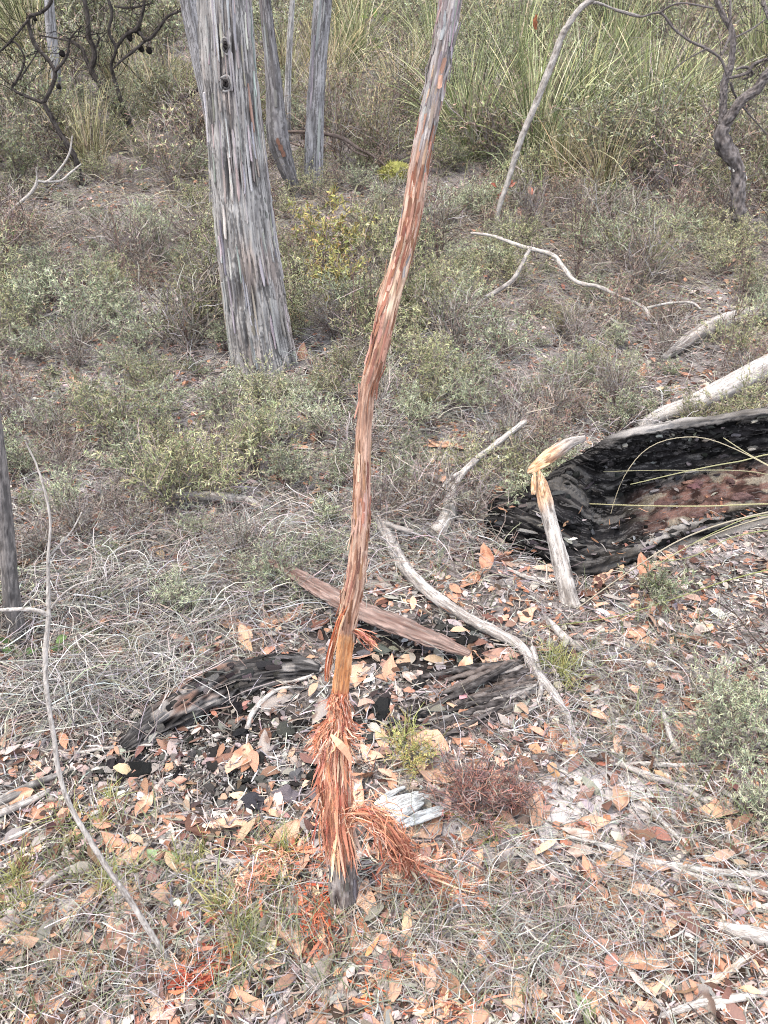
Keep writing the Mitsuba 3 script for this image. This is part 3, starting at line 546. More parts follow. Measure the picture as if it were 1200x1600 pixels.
# long lichened branch behind the sapling
fallen('fallen_branch', 'long lichen-white fallen branch curving from behind the sapling down to the tan leaves', 'fallen branch',
       [(572, 792, 12.3, 0.035), (590, 808, 16.4, 0.035), (606, 838, 18.9, 0.035), (622, 870, 19.7, 0.032), (648, 905, 19.7, 0.028), (690, 940, 18.9, 0.025), (735, 968, 18.0, 0.021), (782, 992, 17.2, 0.021), (815, 1012, 16.4, 0.017), (838, 1050, 14.8, 0.014), (862, 1080, 13.1, 0.014), (886, 1120, 11.5, 0.010), (902, 1165, 8.2, 0.008), (914, 1198, 4.9, 0.006)],
       WGREY, 201, 22, 260, fleck=K(.62, .60, .58), kf=2.6, lumps=.14, rough=.25, branches=(('side_branch', [(598, 815, 9, .06), (620, 824, 8, .07), (646, 832, 10, .05)]), ('side_branch', [(832, 1010, 9, .03), (844, 1060, 9, .015), (842, 1092, 8, .01), (822, 1115, 7, .01)])))
fallen('bark_slab', 'long flat slab of reddish brown bark lying behind the sapling', 'bark slab', [(408, 876, 12, .08), (440, 886, 22, .085), (500, 920, 30, .08), (560, 952, 34, .075), (620, 976, 36, .065), (680, 1000, 30, .05), (735, 1022, 14, .035)], dict(dark=K(.07, .042, .036), mid=K(.17, .112, .098), pale=K(.33, .25, .225)), 202, 40, 260, kf=5.5, st=7, amp=.5, lumps=.10, flat=.5, rough=.4)
fallen('fallen_branch', 'smooth bleached white fallen branch sloping out of view above the burnt log', 'fallen branch', [(1000, 666, 14, .04), (1030, 650, 22, .05), (1080, 632, 28, .07), (1130, 608, 33, .09), (1180, 583, 36, .11), (1250, 550, 39, .13), (1340, 510, 40, .15)], dict(dark=K(.25, .235, .22), mid=K(.43, .41, .395), pale=K(.60, .58, .56)), 203, 30, 160, kf=2.6, st=10, amp=.07, lumps=.06, rough=.06)
fallen('fallen_log', 'grey weathered log with a broken end half hidden by scrub, uphill of the white branch', 'fallen log', [(1035, 560, 10, .02), (1060, 543, 19, .03), (1085, 526, 24, .04), (1130, 504, 27, .05), (1190, 490, 28, .05), (1280, 474, 28, .05)], WGREY, 204, 26, 120, kf=3, st=6, amp=.2, fleck=K(.6, .58, .56), rough=.2)
fallen('dead_branch', 'thin bare pale branch with a crooked fork lying on the scrub uphill', 'dead branch', [(735, 364, 4, .22), (770, 369, 5, .24), (815, 385, 6, .24), (862, 398, 7, .22), (878, 415, 7, .22), (900, 440, 6, .2), (935, 448, 6, .19), (965, 462, 5, .17), (1005, 480, 5, .15), (1014, 498, 4, .12)], PALE, 205, 10, 120, branches=(('side_branch', [(1010, 481, 4, .15), (1045, 474, 4, .17), (1080, 473, 4, .17), (1095, 483, 3, .15)]), ('side_branch', [(950, 495, 4, .1), (968, 508, 5, .1), (974, 525, 4, .07)])))
fallen('dead_branch', 'thin pale stick leaning low across scrub between sapling and open leaf litter', 'dead branch', [(725, 500, 5, .05), (752, 470, 6, .1), (800, 438, 7, .17), (822, 400, 6, .26), (830, 385, 4, .3)], WGREY, 206, 10, 70)
fallen('fallen_branch', 'pale grey stick pointing up to the right, its butt widened and split', 'fallen branch', [(682, 836, 26, .02), (702, 800, 24, .035), (708, 760, 13, .06), (740, 722, 10, .12), (780, 690, 9, .18), (822, 657, 8, .24)], PALE, 207, 16, 130, rough=.2, lumps=.2, branches=(('side_branch', [(728, 735, 8, .1), (708, 745, 6, .09), (690, 762, 5, .06)]),))
fallen('fallen_branch', 'grey-white stick lying in grass downhill of the thick trunk', 'fallen branch', [(268, 776, 8, .04), (310, 775, 14, .045), (350, 777, 16, .04), (390, 784, 14, .03), (412, 796, 8, .02)], PALE, 208, 14, 80, rough=.2)
# stick that leans out of the litter, bottom left
_b = at(268, 1506)
_t = new('dead_sapling', 'thin bare pale dead stick leaning up from the litter with one side arm', 'dead stick')
_r = np.random.default_rng(212)
limb_set(_t, 'stem', [[(272, 1512, 7.4), (240, 1465, 9.0), (205, 1410, 9.0), (170, 1360, 8.2), (140, 1312, 8.2), (110, 1260, 7.4), (92, 1206, 7.4), (84, 1150, 7.4), (73, 1080, 7.4), (71, 1020, 8.2), (76, 957, 7.4), (75, 880, 4.9), (78, 810, 4.1), (62, 740, 3.3), (40, 690, 2.5)], [(76, 962, 6.6), (62, 955, 7.4), (36, 952, 6.6), (0, 953, 5.7), (-40, 950, 4.9)], [(80, 950, 4.1), (95, 932, 3.3), (118, 915, 3.3), (150, 905, 2.5)], [(76, 870, 3.3), (110, 832, 2.5), (128, 800, 1.6)]], _b, dict(dark=K(.17, .155, .145), mid=K(.34, .32, .305), pale=K(.52, .50, .485)), _r, lean=.35, depthvar=.05, seed=212, nvk=150)
_b = at(30, 345)
_t = new('dead_sapling', 'curved bare pale twig with three fingers rising over the far left scrub', 'dead stick')
limb_set(_t, 'stem', [[(-20, 380, 5), (0, 350, 5), (22, 325, 5), (45, 305, 5), (56, 290, 5), (58, 280, 4)], [(58, 283, 4), (75, 283, 4), (95, 262, 3), (108, 240, 3), (113, 212, 2)], [(75, 284, 3), (95, 282, 3), (110, 270, 3), (127, 256, 2)], [(58, 284, 3), (57, 262, 2)]], _b + np.array([0, -.3, 0]), PALE, _r, seed=220)
# leaning pale lichened sapling before the tussocks
_b = at(775, 372) + np.array([0, .05, 0])
pale_key = new('pale_sapling', 'slim pale lichened stem leaning to the right before the grass tussocks', 'sapling')
limb_set(pale_key, 'stem', [[(772, 378, 7), (775, 350, 7), (781, 320, 8), (792, 290, 8), (800, 262, 9), (815, 215, 10), (832, 175, 10), (850, 130, 11), (866, 90, 11), (880, 52, 10), (905, 15, 9), (930, -5, 9), (960, -30, 8)], [(908, 12, 4), (930, 4, 4), (960, 14, 3), (1000, 25, 3)]], _b, dict(dark=K(.13, .115, .105), mid=K(.32, .30, .285), pale=K(.52, .50, .48)), _r, seed=225, nvk=120)
# arching brown branch by the far gum
_b = at(500, 262) + np.array([0, -.35, 0])
_t = new('dead_branch', 'thin brown dead branch arching out from the burnt-footed gum', 'dead branch')
limb_set(_t, 'limb', [[(440, 206, 4), (470, 206, 5), (505, 209, 6), (535, 216, 6), (560, 232, 5), (585, 245, 4), (605, 262, 3)], [(535, 217, 4), (552, 235, 3), (575, 245, 3)], [(450, 222, 3), (480, 232, 3), (515, 240, 2)]], _b, dict(dark=K(.07, .05, .045), mid=K(.15, .115, .10), pale=K(.25, .20, .18)), _r, seed=230, twigs=14, tw=.3)
# smaller sticks, all over the litter
STK = [('pale forked stick running out of view at the lower right over tan leaves', [(884, 1308, 8), (940, 1322, 10), (1000, 1345, 12), (1060, 1356, 13), (1130, 1366, 14), (1215, 1370, 14)], PALE, [('side_branch', [(1040, 1352, 9), (1090, 1372, 10), (1150, 1388, 11), (1215, 1402, 12)])]),
       ('short bleached stick on sandy soil below the green scrub', [(1004, 1254, 8), (1030, 1282, 10), (1062, 1314, 9)], PALE, []),
       ('pale flat stick lying beside the right-hand green scrub', [(958, 1196, 7), (1010, 1195, 9), (1060, 1198, 9), (1112, 1192, 6)], PALE, []),
       ('grey stick crossing bare sand towards the green scrub', [(968, 1196, 12), (1010, 1214, 15), (1060, 1232, 14), (1106, 1256, 10)], WGREY, []),
       ('knobbly grey stick upright in the litter beside the green scrub', [(1036, 1115, 8), (1046, 1150, 11), (1060, 1180, 12)], PALE, []),
       ('thick split chunk of pale wood at the right photo edge', [(1120, 1448, 14), (1155, 1462, 30), (1215, 1476, 34)], PALE, []),
       ('bent cream-coloured stick in the bottom right corner', [(1095, 1545, 12), (1130, 1528, 15), (1165, 1498, 14), (1180, 1478, 10)], dict(dark=K(.3, .23, .17), mid=K(.55, .45, .36), pale=K(.72, .62, .52)), []),
       ('pale stick at the bottom edge, right corner', [(1030, 1590, 10), (1090, 1572, 16), (1150, 1562, 16), (1215, 1548, 14)], PALE, []),
       ('dark thin stick across leaves near the right edge', [(1060, 1482, 6), (1120, 1488, 7), (1215, 1488, 7)], BROWN, []),
       ('black-brown short stick by the spiky reddish grass', [(815, 1416, 10), (842, 1408, 18), (868, 1400, 14)], dict(dark=K(.05, .045, .045), mid=K(.14, .13, .13), pale=K(.3, .29, .29)), []),
       ('grey twig leaning over the sand below the dead needle bush', [(782, 1290, 7), (808, 1318, 9), (846, 1350, 10), (880, 1380, 8)], WGREY, []),
       ('grey forked stick in front of the orange shreds', [(395, 1348, 5), (340, 1345, 9), (300, 1352, 9), (262, 1372, 6)], WGREY, [('side_branch', [(330, 1345, 7), (360, 1352, 7), (385, 1378, 6), (402, 1410, 5)]), ('side_branch', [(340, 1344, 9), (390, 1350, 9), (432, 1342, 7)])]),
       ('short grey curved stick on the mossy grass at left', [(52, 1405, 8), (80, 1378, 12), (115, 1358, 12), (150, 1350, 8)], WGREY, []),
       ('pale stick under the dead grass at the left edge', [(-10, 1328, 10), (20, 1312, 12), (52, 1296, 9)], PALE, []),
       ('dark charred stick at the left edge above the leaf litter', [(-10, 1262, 18), (22, 1246, 20), (62, 1226, 16), (100, 1208, 8)], dict(dark=K(.03, .03, .03), mid=K(.12, .115, .115), pale=K(.35, .34, .33)), []),
       ('charred pale stick beside the black patch at left', [(-10, 1278, 14), (40, 1258, 16), (80, 1236, 10)], WGREY, []),
       ('thin brown twig at the bottom edge below the orange shreds', [(350, 1586, 6), (420, 1584, 7), (500, 1590, 7), (570, 1588, 6)], BROWN, []),
       ('thin pale root-like stick lying by the charred log', [(385, 1142, 9), (398, 1112, 11), (430, 1082, 9), (462, 1074, 6)], PALE, []),
       ('grey stick crossing the dead grass above the charred log', [(330, 958, 6), (300, 985, 8), (268, 1018, 9), (262, 1040, 8)], WGREY, []),
       ('pale stick lying across dead grass near the charred log', [(440, 1068, 6), (480, 1060, 8), (512, 1040, 8)], PALE, []),
       ('grey stick below the snapped branch, half under bark', [(856, 972, 12), (878, 996, 16), (908, 1020, 12)], WGREY, []),
       ('curved pale twig in the litter under the burnt log', [(792, 888, 5), (818, 902, 8), (850, 908, 8), (872, 908, 5)], PALE, []),
       ('pale thin twig between dead grass and the two-armed stick', [(120, 1178, 5), (170, 1170, 7), (240, 1165, 6)], WGREY, []),
       ('slim grey stick by the fallen branch tip, lower right', [(918, 1080, 5), (955, 1108, 6), (985, 1130, 6)], WGREY, []),
       ('grey twig over the leaf litter near the bottom centre', [(600, 1570, 5), (650, 1586, 6), (700, 1604, 6)], WGREY, []),
       ('thin grey twig at left among dead grass, uphill of dark trunk', [(40, 752, 5), (90, 728, 7), (130, 726, 6), (162, 735, 4)], WGREY, []),
       ('pale fallen twig in open litter left of the thick trunk', [(60, 500, 5), (100, 486, 7), (140, 470, 5)], WGREY, []),
       ('bright bleached stick end at the far left edge', [(-12, 540, 7), (10, 525, 9), (32, 508, 6)], dict(dark=K(.5, .48, .46), mid=K(.66, .64, .62), pale=K(.8, .78, .76)), []),
       ('thin dark stick in the open litter left of the thick trunk', [(168, 538, 4), (205, 552, 5), (232, 562, 4)], BROWN, []),
       ('curved pale twig in grey-green scrub under the thick trunk', [(348, 668, 5), (362, 646, 6), (390, 636, 6), (418, 638, 5)], PALE, [])]
for q, (lb, rows, pal, br) in enumerate(STK):
    fallen('fallen_stick', lb, 'stick', [(z[0], z[1], z[2] * .8) for z in rows], pal, 300 + 7 * q, 10, 46, up=0.006, branches=[(bn, [(z[0], z[1], z[2] * .8) for z in bz]) for bn, bz in br], rough=.2, lumps=.18, amp=.18)
_r = np.random.default_rng(240)
# chunk of splintered white wood, right of the sapling
_t = new('wood_chunk', 'bluish white splintered wood chunk right of the shredded sapling', 'wood chunk')
for q in range(14):
    a = np.array([584 + 3.6 * q + _r.uniform(-4, 4), 1262 + 2.6 * q + _r.uniform(-4, 4)]); bq = a + np.array([_r.uniform(40, 70), _r.uniform(-34, -18)])
    P, R = px_path([(*a, 6), (*((a + bq) / 2), _r.uniform(8, 15)), (*bq, 6)], .02)
    v, f, info = wood(P, R, 8, 18, amp=.3, kf=2, st=5, seed=400 + q, flat=.7)
    add('splinter', (v, f), 'wood_look', barkcol(info, K(.16, .165, .17), K(.48, .52, .54), K(.70, .735, .75), 400 + q), _t, smooth=True, uv=info[4])
# rotten black and pale wood piece under the branch
_t = new('rotten_log', 'half-buried rotten black log end with a grey frayed face under the white branch', 'rotten log')
for q in range(34):
    w = _r.uniform(0, 1); y0 = 1034 + 70 * w + _r.uniform(-4, 4); x1 = 838 - 60 * abs(w - .45) ** 1.2 + _r.uniform(-14, 3); ln = _r.uniform(40, 150) if _r.random() < .8 else 170; x0 = x1 - ln; y1 = y0 + ln * _r.uniform(.05, .55)
    hgt = .038 * (1 - w) ** .7 + .006
    P, R = px_path([(x0, y1, _r.uniform(4, 8), hgt * .2), (x0 * .5 + x1 * .5, (y0 + y1) / 2 + _r.uniform(-3, 3), _r.uniform(6, 13), hgt * .8), (x1, y0, _r.uniform(5, 11), hgt)])
    v, f, info = wood(P, R, 9, 34, amp=.4, kf=2, st=4, seed=430 + q, rough=.4, lumps=.25, flat=_r.uniform(.5, 1))
    pal = [(K(.014, .013, .013), K(.035, .032, .032), K(.12, .11, .11)), (K(.05, .045, .043), K(.17, .155, .15), K(.34, .32, .31)), (K(.03, .025, .023), K(.075, .062, .058), K(.18, .155, .145))][_r.choice(3, p=[.6, .18, .22])]
    add('splinter', (v, f), 'char_look', barkcol(info, *pal, 430 + q), _t, smooth=True, uv=info[4])

# ------------------------------------------------------------------ charred wood
def charcol(info, seed, ash=.0, brown=0.0):
    s, g, h, gr = info[:4]
    c = barkcol(info, K(.010, .010, .010), K(.026, .025, .026), K(.085, .083, .085), seed)
    if brown: c = lerp(c, K(.21, .125, .095), brown * sst(.5, .62, FB(np.cos(g) * 1.2, np.sin(g) * 1.2, s * 7, 3, seed + 60)))
    if ash: c = lerp(c, K(.42, .40, .39), ash * sst(.56, .68, FB(np.cos(g) * 2, np.sin(g) * 2, s * 16, 3, seed + 70)))
    return c
rows = [(192, 1172, 26, .002), (222, 1150, 42, .010), (270, 1116, 58, .016), (320, 1086, 66, .018), (370, 1062, 62, .016), (420, 1050, 50, .012), (465, 1046, 40, .010), (500, 1048, 22, .004)]
P, R = px_path(rows); t = new('charred_log', 'low charred log with black blocky crust and rusty brown top, left of the sapling', 'burnt log')
v, f, info = wood(P, R, 80, 260, amp=.46, kf=3.6, st=2.4, seed=250, lumps=.26, rough=.6, flat=.85)
s, g, h, gr = info[:4]
top = v[:, 2] - np.interp(s, np.linspace(0, s.max(), len(P)), P[:, 2])
c = charcol(info, 250, ash=.55); br = FB(np.cos(g) * 1.2, np.sin(g) * 1.2, s * 6, 3, 255)
c = lerp(c, lerp(K(.09, .055, .045), K(.30, .19, .15), gr + .5), sst(.50, .62, br + 1.6 * top) * sst(.1, .2, s) * (1 - sst(s.max() - .28, s.max() - .2, s)))
add('burnt_core', (v, f), 'char_look', np.clip(c, .008, .9), t, smooth=True, uv=info[4])
lim = Limb(P, R * np.array([1, .95, .95, .95, .95, .95, .95, 1]), 200)
for q in range(44):  # blocky charcoal crust, piece by piece
    u = _r.uniform(.05, .95); g0 = lim.facing(u) + _r.uniform(-1.2, .5)
    h2 = _r.uniform(.012, .034); m = plate(lim, u - h2, u + h2, g0, _r.uniform(.12, .34), (.99, 1.03), .10, _r, 4, 3)
    add('charcoal_block', m, 'litter_look', np.clip(pick([K(.02, .02, .02), K(.035, .033, .034), K(.09, .087, .087)], 1, _r, .3) * np.ones((len(m[0]), 1)), .008, .5), t)

def hollow_log():
    t = new('burnt_log', 'large burnt-out hollow log, black inside, with weathered grey rim and rotten brown floor', 'burnt log')
    ST = [((762, 830), (765, 800), .10), ((800, 850), (825, 776), .16), ((860, 880), (880, 738), .26), ((915, 897), (935, 705), .32), ((960, 886), (970, 686), .34), ((1008, 872), (1008, 675), .35), ((1085, 846), (1066, 665), .36), ((1160, 828), (1123, 655), .36), ((1260, 808), (1215, 643), .36), ((1400, 788), (1340, 630), .36)]
    rings = []
    for q, (a, b2, dp) in enumerate(ST):
        F = at(*a); d = ray(*b2); Rm = CAM + d * (F[1] + dp) / d[1]; k = min(1, q / 3)
        fx = lambda w, y, z: np.array([F[0] * (1 - w) + Rm[0] * w, F[1] + y, max(z, 0) + H(F[0] * (1 - w) + Rm[0] * w, F[1] + y)])
        hz = Rm[2] - H(Rm[0], Rm[1])
        lip = .035 * k + .008
        cave = [fx(0, -.02, 0) - [0, 0, .03], fx(0, 0, lip * .7), fx(.05, .035, lip), fx(.12, .075, lip * .55), fx(.3, dp * .35, .012 + .02 * k), fx(.6, dp * .62, .025 + .03 * k), fx(.85, dp * .95, hz * .22), fx(1, dp * 1.10, hz * .55), fx(1, dp * 1.05, hz * .86)]
        lump = [fx(0, -.02, 0) - [0, 0, .03], fx(0, 0, .02), fx(.06, .08 * dp, hz * .35), fx(.16, .2 * dp, hz * .58), fx(.32, .36 * dp, hz * .78), fx(.55, .55 * dp, hz * .92), fx(.78, .75 * dp, hz), fx(.92, .9 * dp, hz * 1.02), fx(1, .97 * dp, hz * 1.01)]
        k2 = float(sst(1.6, 3.6, q)); rings.append([x * k2 + y * (1 - k2) for x, y in zip(cave, lump)] + [Rm + [0, 0, -.004], Rm + [0, .03, .008], Rm + [0, .07, -.02], fx(1, dp + .15, hz * .5), fx(1, dp + .18, 0) - [0, 0, .05]])
    G = np.array(rings)                                   # stations x section x 3
    A = np.array([cr(G[:, j], 420) for j in range(G.shape[1])])      # section x 300 x 3
    n = 190; V = np.array([cr(A[:, i], n) for i in range(420)])      # 300 x n x 3 ; not by arc: use even arc below
    sec = np.linspace(0, 1, n)
    xm = np.cumsum(np.linalg.norm(np.diff(V[:, 40], axis=0, prepend=V[:1, 40]), axis=1))[:, None] + 0 * sec[None]
    arc = np.concatenate([np.zeros((420, 1)), np.cumsum(np.linalg.norm(np.diff(V, axis=1), axis=2), axis=1)], 1); lenm = arc[:, -1:]
    # where each section's landmarks fall along the arc
    secn = np.array([np.interp(arc[i] / arc[i, -1], np.r_[0, np.cumsum(np.linalg.norm(np.diff(A[:, i], axis=0), axis=1))] / np.sum(np.linalg.norm(np.diff(A[:, i], axis=0), axis=1)), np.arange(A.shape[0])) for i in range(420)])
    nrm = np.cross(np.gradient(V, axis=0), np.gradient(V, axis=1)); nrm = unit(nrm)
    ctr = V.mean(1, keepdims=True); 
    fib = FB(arc * 22, xm * 4.0, 0, 3, 501); crack = 1 - np.abs(2 * FB(arc * 30, xm * 14, 3, 2, 502) - 1); crack2 = 1 - np.abs(2 * FB(arc * 16, xm * 22, 6, 2, 503) - 1)
    wall = sst(5.2, 6.2, secn) * (1 - sst(8.3, 9.0, secn)); rim = sst(8.6, 9.2, secn); lipm = 1 - sst(2.6, 3.3, secn); floor = sst(3.2, 3.9, secn) * (1 - sst(5.4, 6.4, secn))
    big = FB(arc * 5, xm * 3, 9, 3, 505)
    fine = FB(arc * 95, xm * 5, 11, 3, 531); crust = FB(arc * 26, xm * 2.0, 4, 3, 532)
    disp = (.034 * (fib - .5) + .05 * (crust - .5) + .028 * (fine - .5) + .016 * (FB(arc * 130, xm * 45, 21, 2, 541) - .5)) * (1 - floor) * (1 - .6 * rim) + .05 * (big - .5) * (1 - .8 * rim) - .012 * sst(.88, .97, crack) * (wall + .3 * floor) + .035 * (FB(arc * 22, xm * 16, 12, 3, 533) - .5) * floor + .02 * (FB(arc * 30, xm * 30, 2, 3, 507) - .5) * floor + .034 * rim * (FB(arc * 60, xm * 5, 7, 3, 508) - .5)
    V = V + nrm * disp[..., None]
    u = np.linspace(0, 1, 420)[:, None]
    black = lerp(K(.009, .009, .0095), K(.03, .029, .031), sst(.35, .7, FB(arc * 40, xm * 9, 1, 3, 511)))
    black = lerp(black, K(.15, .145, .14), .7 * sst(.64, .74, FB(arc * 26, xm * 5, 4, 3, 512)))
    grey = lerp(K(.07, .065, .06), K(.44, .42, .405), sst(.32, .68, .6 * fib + .4 * FB(arc * 60, xm * 5, 8, 2, 513)))
    brown = lerp(K(.035, .022, .020), K(.19, .115, .10), sst(.3, .7, FB(arc * 34, xm * 20, 5, 4, 514))); brown = lerp(brown, lerp(K(.16, .14, .11), K(.42, .385, .32), N3(arc * 200, xm * 200)), .8 * sst(.60, .68, FB(arc * 16, xm * 8, 6, 4, 515)))
    c = black
    c = lerp(c, brown, floor * sst(.34, .48, u) * sst(.38, .5, FB(arc * 7, xm * 3, 2, 3, 516) + .12))
    c = lerp(c, grey, np.clip(rim + .0, 0, 1) * sst(.25, .38, u))
    c = lerp(c, lerp(black, grey, sst(.47, .58, FB(arc * 30, xm * 5, 7, 3, 517))), lipm * sst(.22, .32, u) * .8)
    i, j = np.meshgrid(np.arange(419), np.arange(n - 1), indexing='ij'); q = np.stack([i * n + j, (i + 1) * n + j, (i + 1) * n + j + 1, i * n + j + 1], -1).reshape(-1, 4)
    add('charred_shell', (V.reshape(-1, 3), q), 'char_look', np.clip(c.reshape(-1, 3) * .8, .006, .9), t, smooth=True, uv=np.stack([xm + 0 * arc, arc], -1).reshape(-1, 2))
    # rotten shelves of brown wood on the floor, and loose charcoal plates on the wall
    r = np.random.default_rng(520)
    for a in range(14):
        ii = r.integers(170, 400); jj = int(np.argmin(np.abs(secn[ii] - r.uniform(3.6, 5.8)))); p = V[ii, jj] + [0, 0, .008]
        s = trimesh.creation.icosphere(2, 1.0); vv = np.array(s.vertices) * (1 + 1.3 * (FB(s.vertices[:, 0] * 1.7 + a, s.vertices[:, 1] * 1.7, s.vertices[:, 2] * 1.7, 2, a)[:, None] - .5))
        vv = vv * np.array([r.uniform(.012, .045), r.uniform(.010, .024), r.uniform(.010, .022)]) + p
        add('rotten_lump', (vv, s.faces), 'litter_look', np.clip(pick([K(.16, .105, .095), K(.18, .125, .11), K(.12, .08, .075)], 1, r, .2) * (1 + .25 * (N3(vv[:, 0] * 120, vv[:, 1] * 120, vv[:, 2] * 120, 4)[:, None] - .5)), .01, .9), t)
    for a in range(60):
        ii = r.integers(20, 390); jj = int(np.argmin(np.abs(secn[ii] - (r.uniform(5.9, 9.0) if r.random() < .7 else r.uniform(1.2, 3.0))))); ln = r.integers(5, 22); p = V[ii:ii + ln:4, jj] if ii + ln < 419 else V[ii - ln:ii:4, jj]
        nn = nrm[ii, jj] * (1 if nrm[ii, jj] @ (CAM - p[0]) > 0 else -1); p = p + nn * .004
        if len(p) < 2: continue
        p = cr(p, 5); m = tubes(p[None], np.full((1, 5), r.uniform(.004, .010)) * np.array([.5, 1, 1, .9, .3]), 4)
        add('charred_splinter', m[:2], 'litter_look', np.clip(pick([K(.016, .016, .016), K(.03, .03, .031), K(.10, .098, .10), K(.2, .19, .185)], 1, r, .3) * np.ones((len(m[0]), 1)), .008, .4), t)
    for a in range(230):
        ii = r.integers(8, 405); left = ii < 170; sv = r.uniform(1.3, 8.4) if left else (r.uniform(5.8, 8.5) if r.random() < .75 else r.uniform(1.0, 3.0)); jj = int(np.argmin(np.abs(secn[ii] - sv))); p = V[ii, jj]
        nn = nrm[ii, jj] * (1 if nrm[ii, jj] @ (CAM - p) > 0 else -1); ax = unit(V[min(ii + 3, 419), jj] - V[ii, jj]); bx = np.cross(nn, ax)
        m = trimesh.creation.icosphere(0, 1.0); vv = np.array(m.vertices) * (1 + .35 * r.standard_normal((12, 1))) * [r.uniform(.009, .026), r.uniform(.005, .011), r.uniform(.004, .009)]
        vv = p + nn * .002 + vv[:, :1] * ax + vv[:, 1:2] * bx + vv[:, 2:] * nn
        add('charcoal_block', (vv, m.faces), 'litter_look', np.clip(pick([K(.014, .014, .014), K(.028, .028, .029), K(.05, .049, .05), K(.11, .108, .108)], 1, r, .3, [.35, .35, .2, .1]) * np.ones((12, 1)), .008, .4), t)
    n = 240; ii = r.integers(10, 415, n); jj = np.array([int(np.argmin(np.abs(secn[i] - v))) for i, v in zip(ii, np.where(r.random(n) < .6, r.uniform(.8, 3.2, n), r.uniform(3.2, 5.6, n)))]); P0 = V[ii, jj] + [0, 0, .006]
    yw = r.uniform(0, 6.28, n); ln = r.uniform(.010, .05, n); s = np.linspace(-.5, .5, 4); d = np.stack([np.cos(yw), np.sin(yw), .15 * r.standard_normal(n)], -1); P = P0[:, None] + d[:, None] * (ln[:, None] * s)[..., None] + np.cumsum(r.standard_normal((n, 4, 3)), 1) * .002
    m = strips(P, np.tile([.4, 1, .9, .2], (n, 1)) * np.where(r.random(n) < .55, .0012, ln * .14)[:, None], r.standard_normal((n, 3)) * .5 + [0, -.3, 1])
    tag(add('lodged_litter', m[:2], 'litter_look', rep(pick([s2l(160, 122, 102), s2l(122, 96, 84), K(.26, .25, .24), K(.15, .135, .13), s2l(138, 98, 80), K(.32, .30, .29)], n, r, .25), m[2]), t), kind='stuff')
    return t
log_key = hollow_log()

# snapped branch leaning on the burnt log
_b = at(890, 940)
_t = new('snapped_branch', 'pale grey snapped branch, its torn end raw orange, propped before the burnt log', 'snapped branch')
def snap(part, rows, lean, pal, seed, ends=None, **kw):
    P, R = plane_path(rows, _b, lean)
    v, f, info = wood(P, R, 26, 150, amp=.16, kf=3, st=5, seed=seed, lumps=.1, rough=.18, **kw)
    c = barkcol(info, **pal, seed=seed, fleck=K(.1, .09, .085), fleck_at=.7)
    if ends:
        s = info[0]; e = (1 - sst(ends * .6, ends * 1.3, s + .05 * (FB(np.cos(info[1]) * 1.5, np.sin(info[1]) * 1.5, s * 10, 2, 5) - .5)))
        c = lerp(c, lerp(s2l(168, 110, 72), s2l(228, 194, 162), np.clip(info[2] + info[3] * .6, 0, 1)), e)
    return tag(add(part, (v, f), 'wood_look', np.clip(c, .01, .9), _t, smooth=True, uv=info[4]))
snap('post', [(841, 742, 8), (846, 756, 19), (851, 780, 23), (860, 815, 23), (868, 845, 25), (878, 885, 26), (886, 922, 29), (892, 950, 34)], .5, PALE, 261, .10)
snap('broken_top', [(825, 739, 5), (832, 733, 13), (846, 722, 19), (864, 709, 22), (880, 698, 20), (896, 690, 15), (915, 684, 8)], .5, WGREY, 262, .13)
for q in range(16):
    if q >= 9:
        a = np.array([828 + _r.uniform(-5, 6), 737 + _r.uniform(-6, 6)]); bq = a + np.array([_r.uniform(18, 34), _r.uniform(-26, -12)])
    else: a = np.array([838 + _r.uniform(-6, 9), 738 + _r.uniform(-6, 6)]); bq = a + np.array([_r.uniform(-1, 8), _r.uniform(16, 40)])
    P, R = plane_path([(*a, 3), (*((a + bq) / 2), 6), (*bq, 4)], _b + np.array([0, -.03, 0]), .5)
    v, f, info = wood(P, R, 6, 10, amp=.2, seed=270 + q); add('torn_splinter', (v, f), 'wood_look', barkcol(info, s2l(160, 105, 70), s2l(214, 172, 132), s2l(236, 212, 186), 270 + q), _t, uv=info[4])

# loose charcoal on the black ground
n = 0; coals = []
for q in range(900):
    if n >= 150: break
    e = CHAR[_r.integers(len(CHAR))]; x = e[0][0] + _r.normal(0, e[1] * .7); y = e[0][1] + _r.normal(0, e[2] * .75)
    if gauss(x, y, CHAR) < .45: continue
    s = _r.uniform(.006, .017) * (1.7 if _r.random() < .12 else 1); m = trimesh.creation.icosphere(1, 1.0); v = np.array(m.vertices) * (1 + .28 * _r.standard_normal((len(m.vertices), 1))) * s * np.array([1.3, .9, .6])
    a = _r.uniform(0, 6.28); v = v @ np.array([[np.cos(a), np.sin(a), 0], [-np.sin(a), np.cos(a), 0], [0, 0, 1]]) + [x, y, float(H(x, y)) + s * .35]
    k = numbered('charcoal_lump'); scene[k] = ply((v, m.faces), 'litter_look', color=np.clip(pick([K(.02, .02, .02), K(.04, .039, .04), K(.10, .097, .097)], 1, _r, .25) * np.ones((len(v), 1)), .008, .5))
    w = 'on the black ground behind the sapling' if x > sap_base[0] else 'on the black ground left of the sapling'
    if x > at(760, 900)[0] and y > at(760, 940)[1]: w = 'under the hollow burnt log'
    coals.append((k, np.array([x, y, 0]), ('tiny' if s < .0085 else 'small' if s < .012 else 'mid-sized' if s < .018 else 'big') + ' black')); n += 1

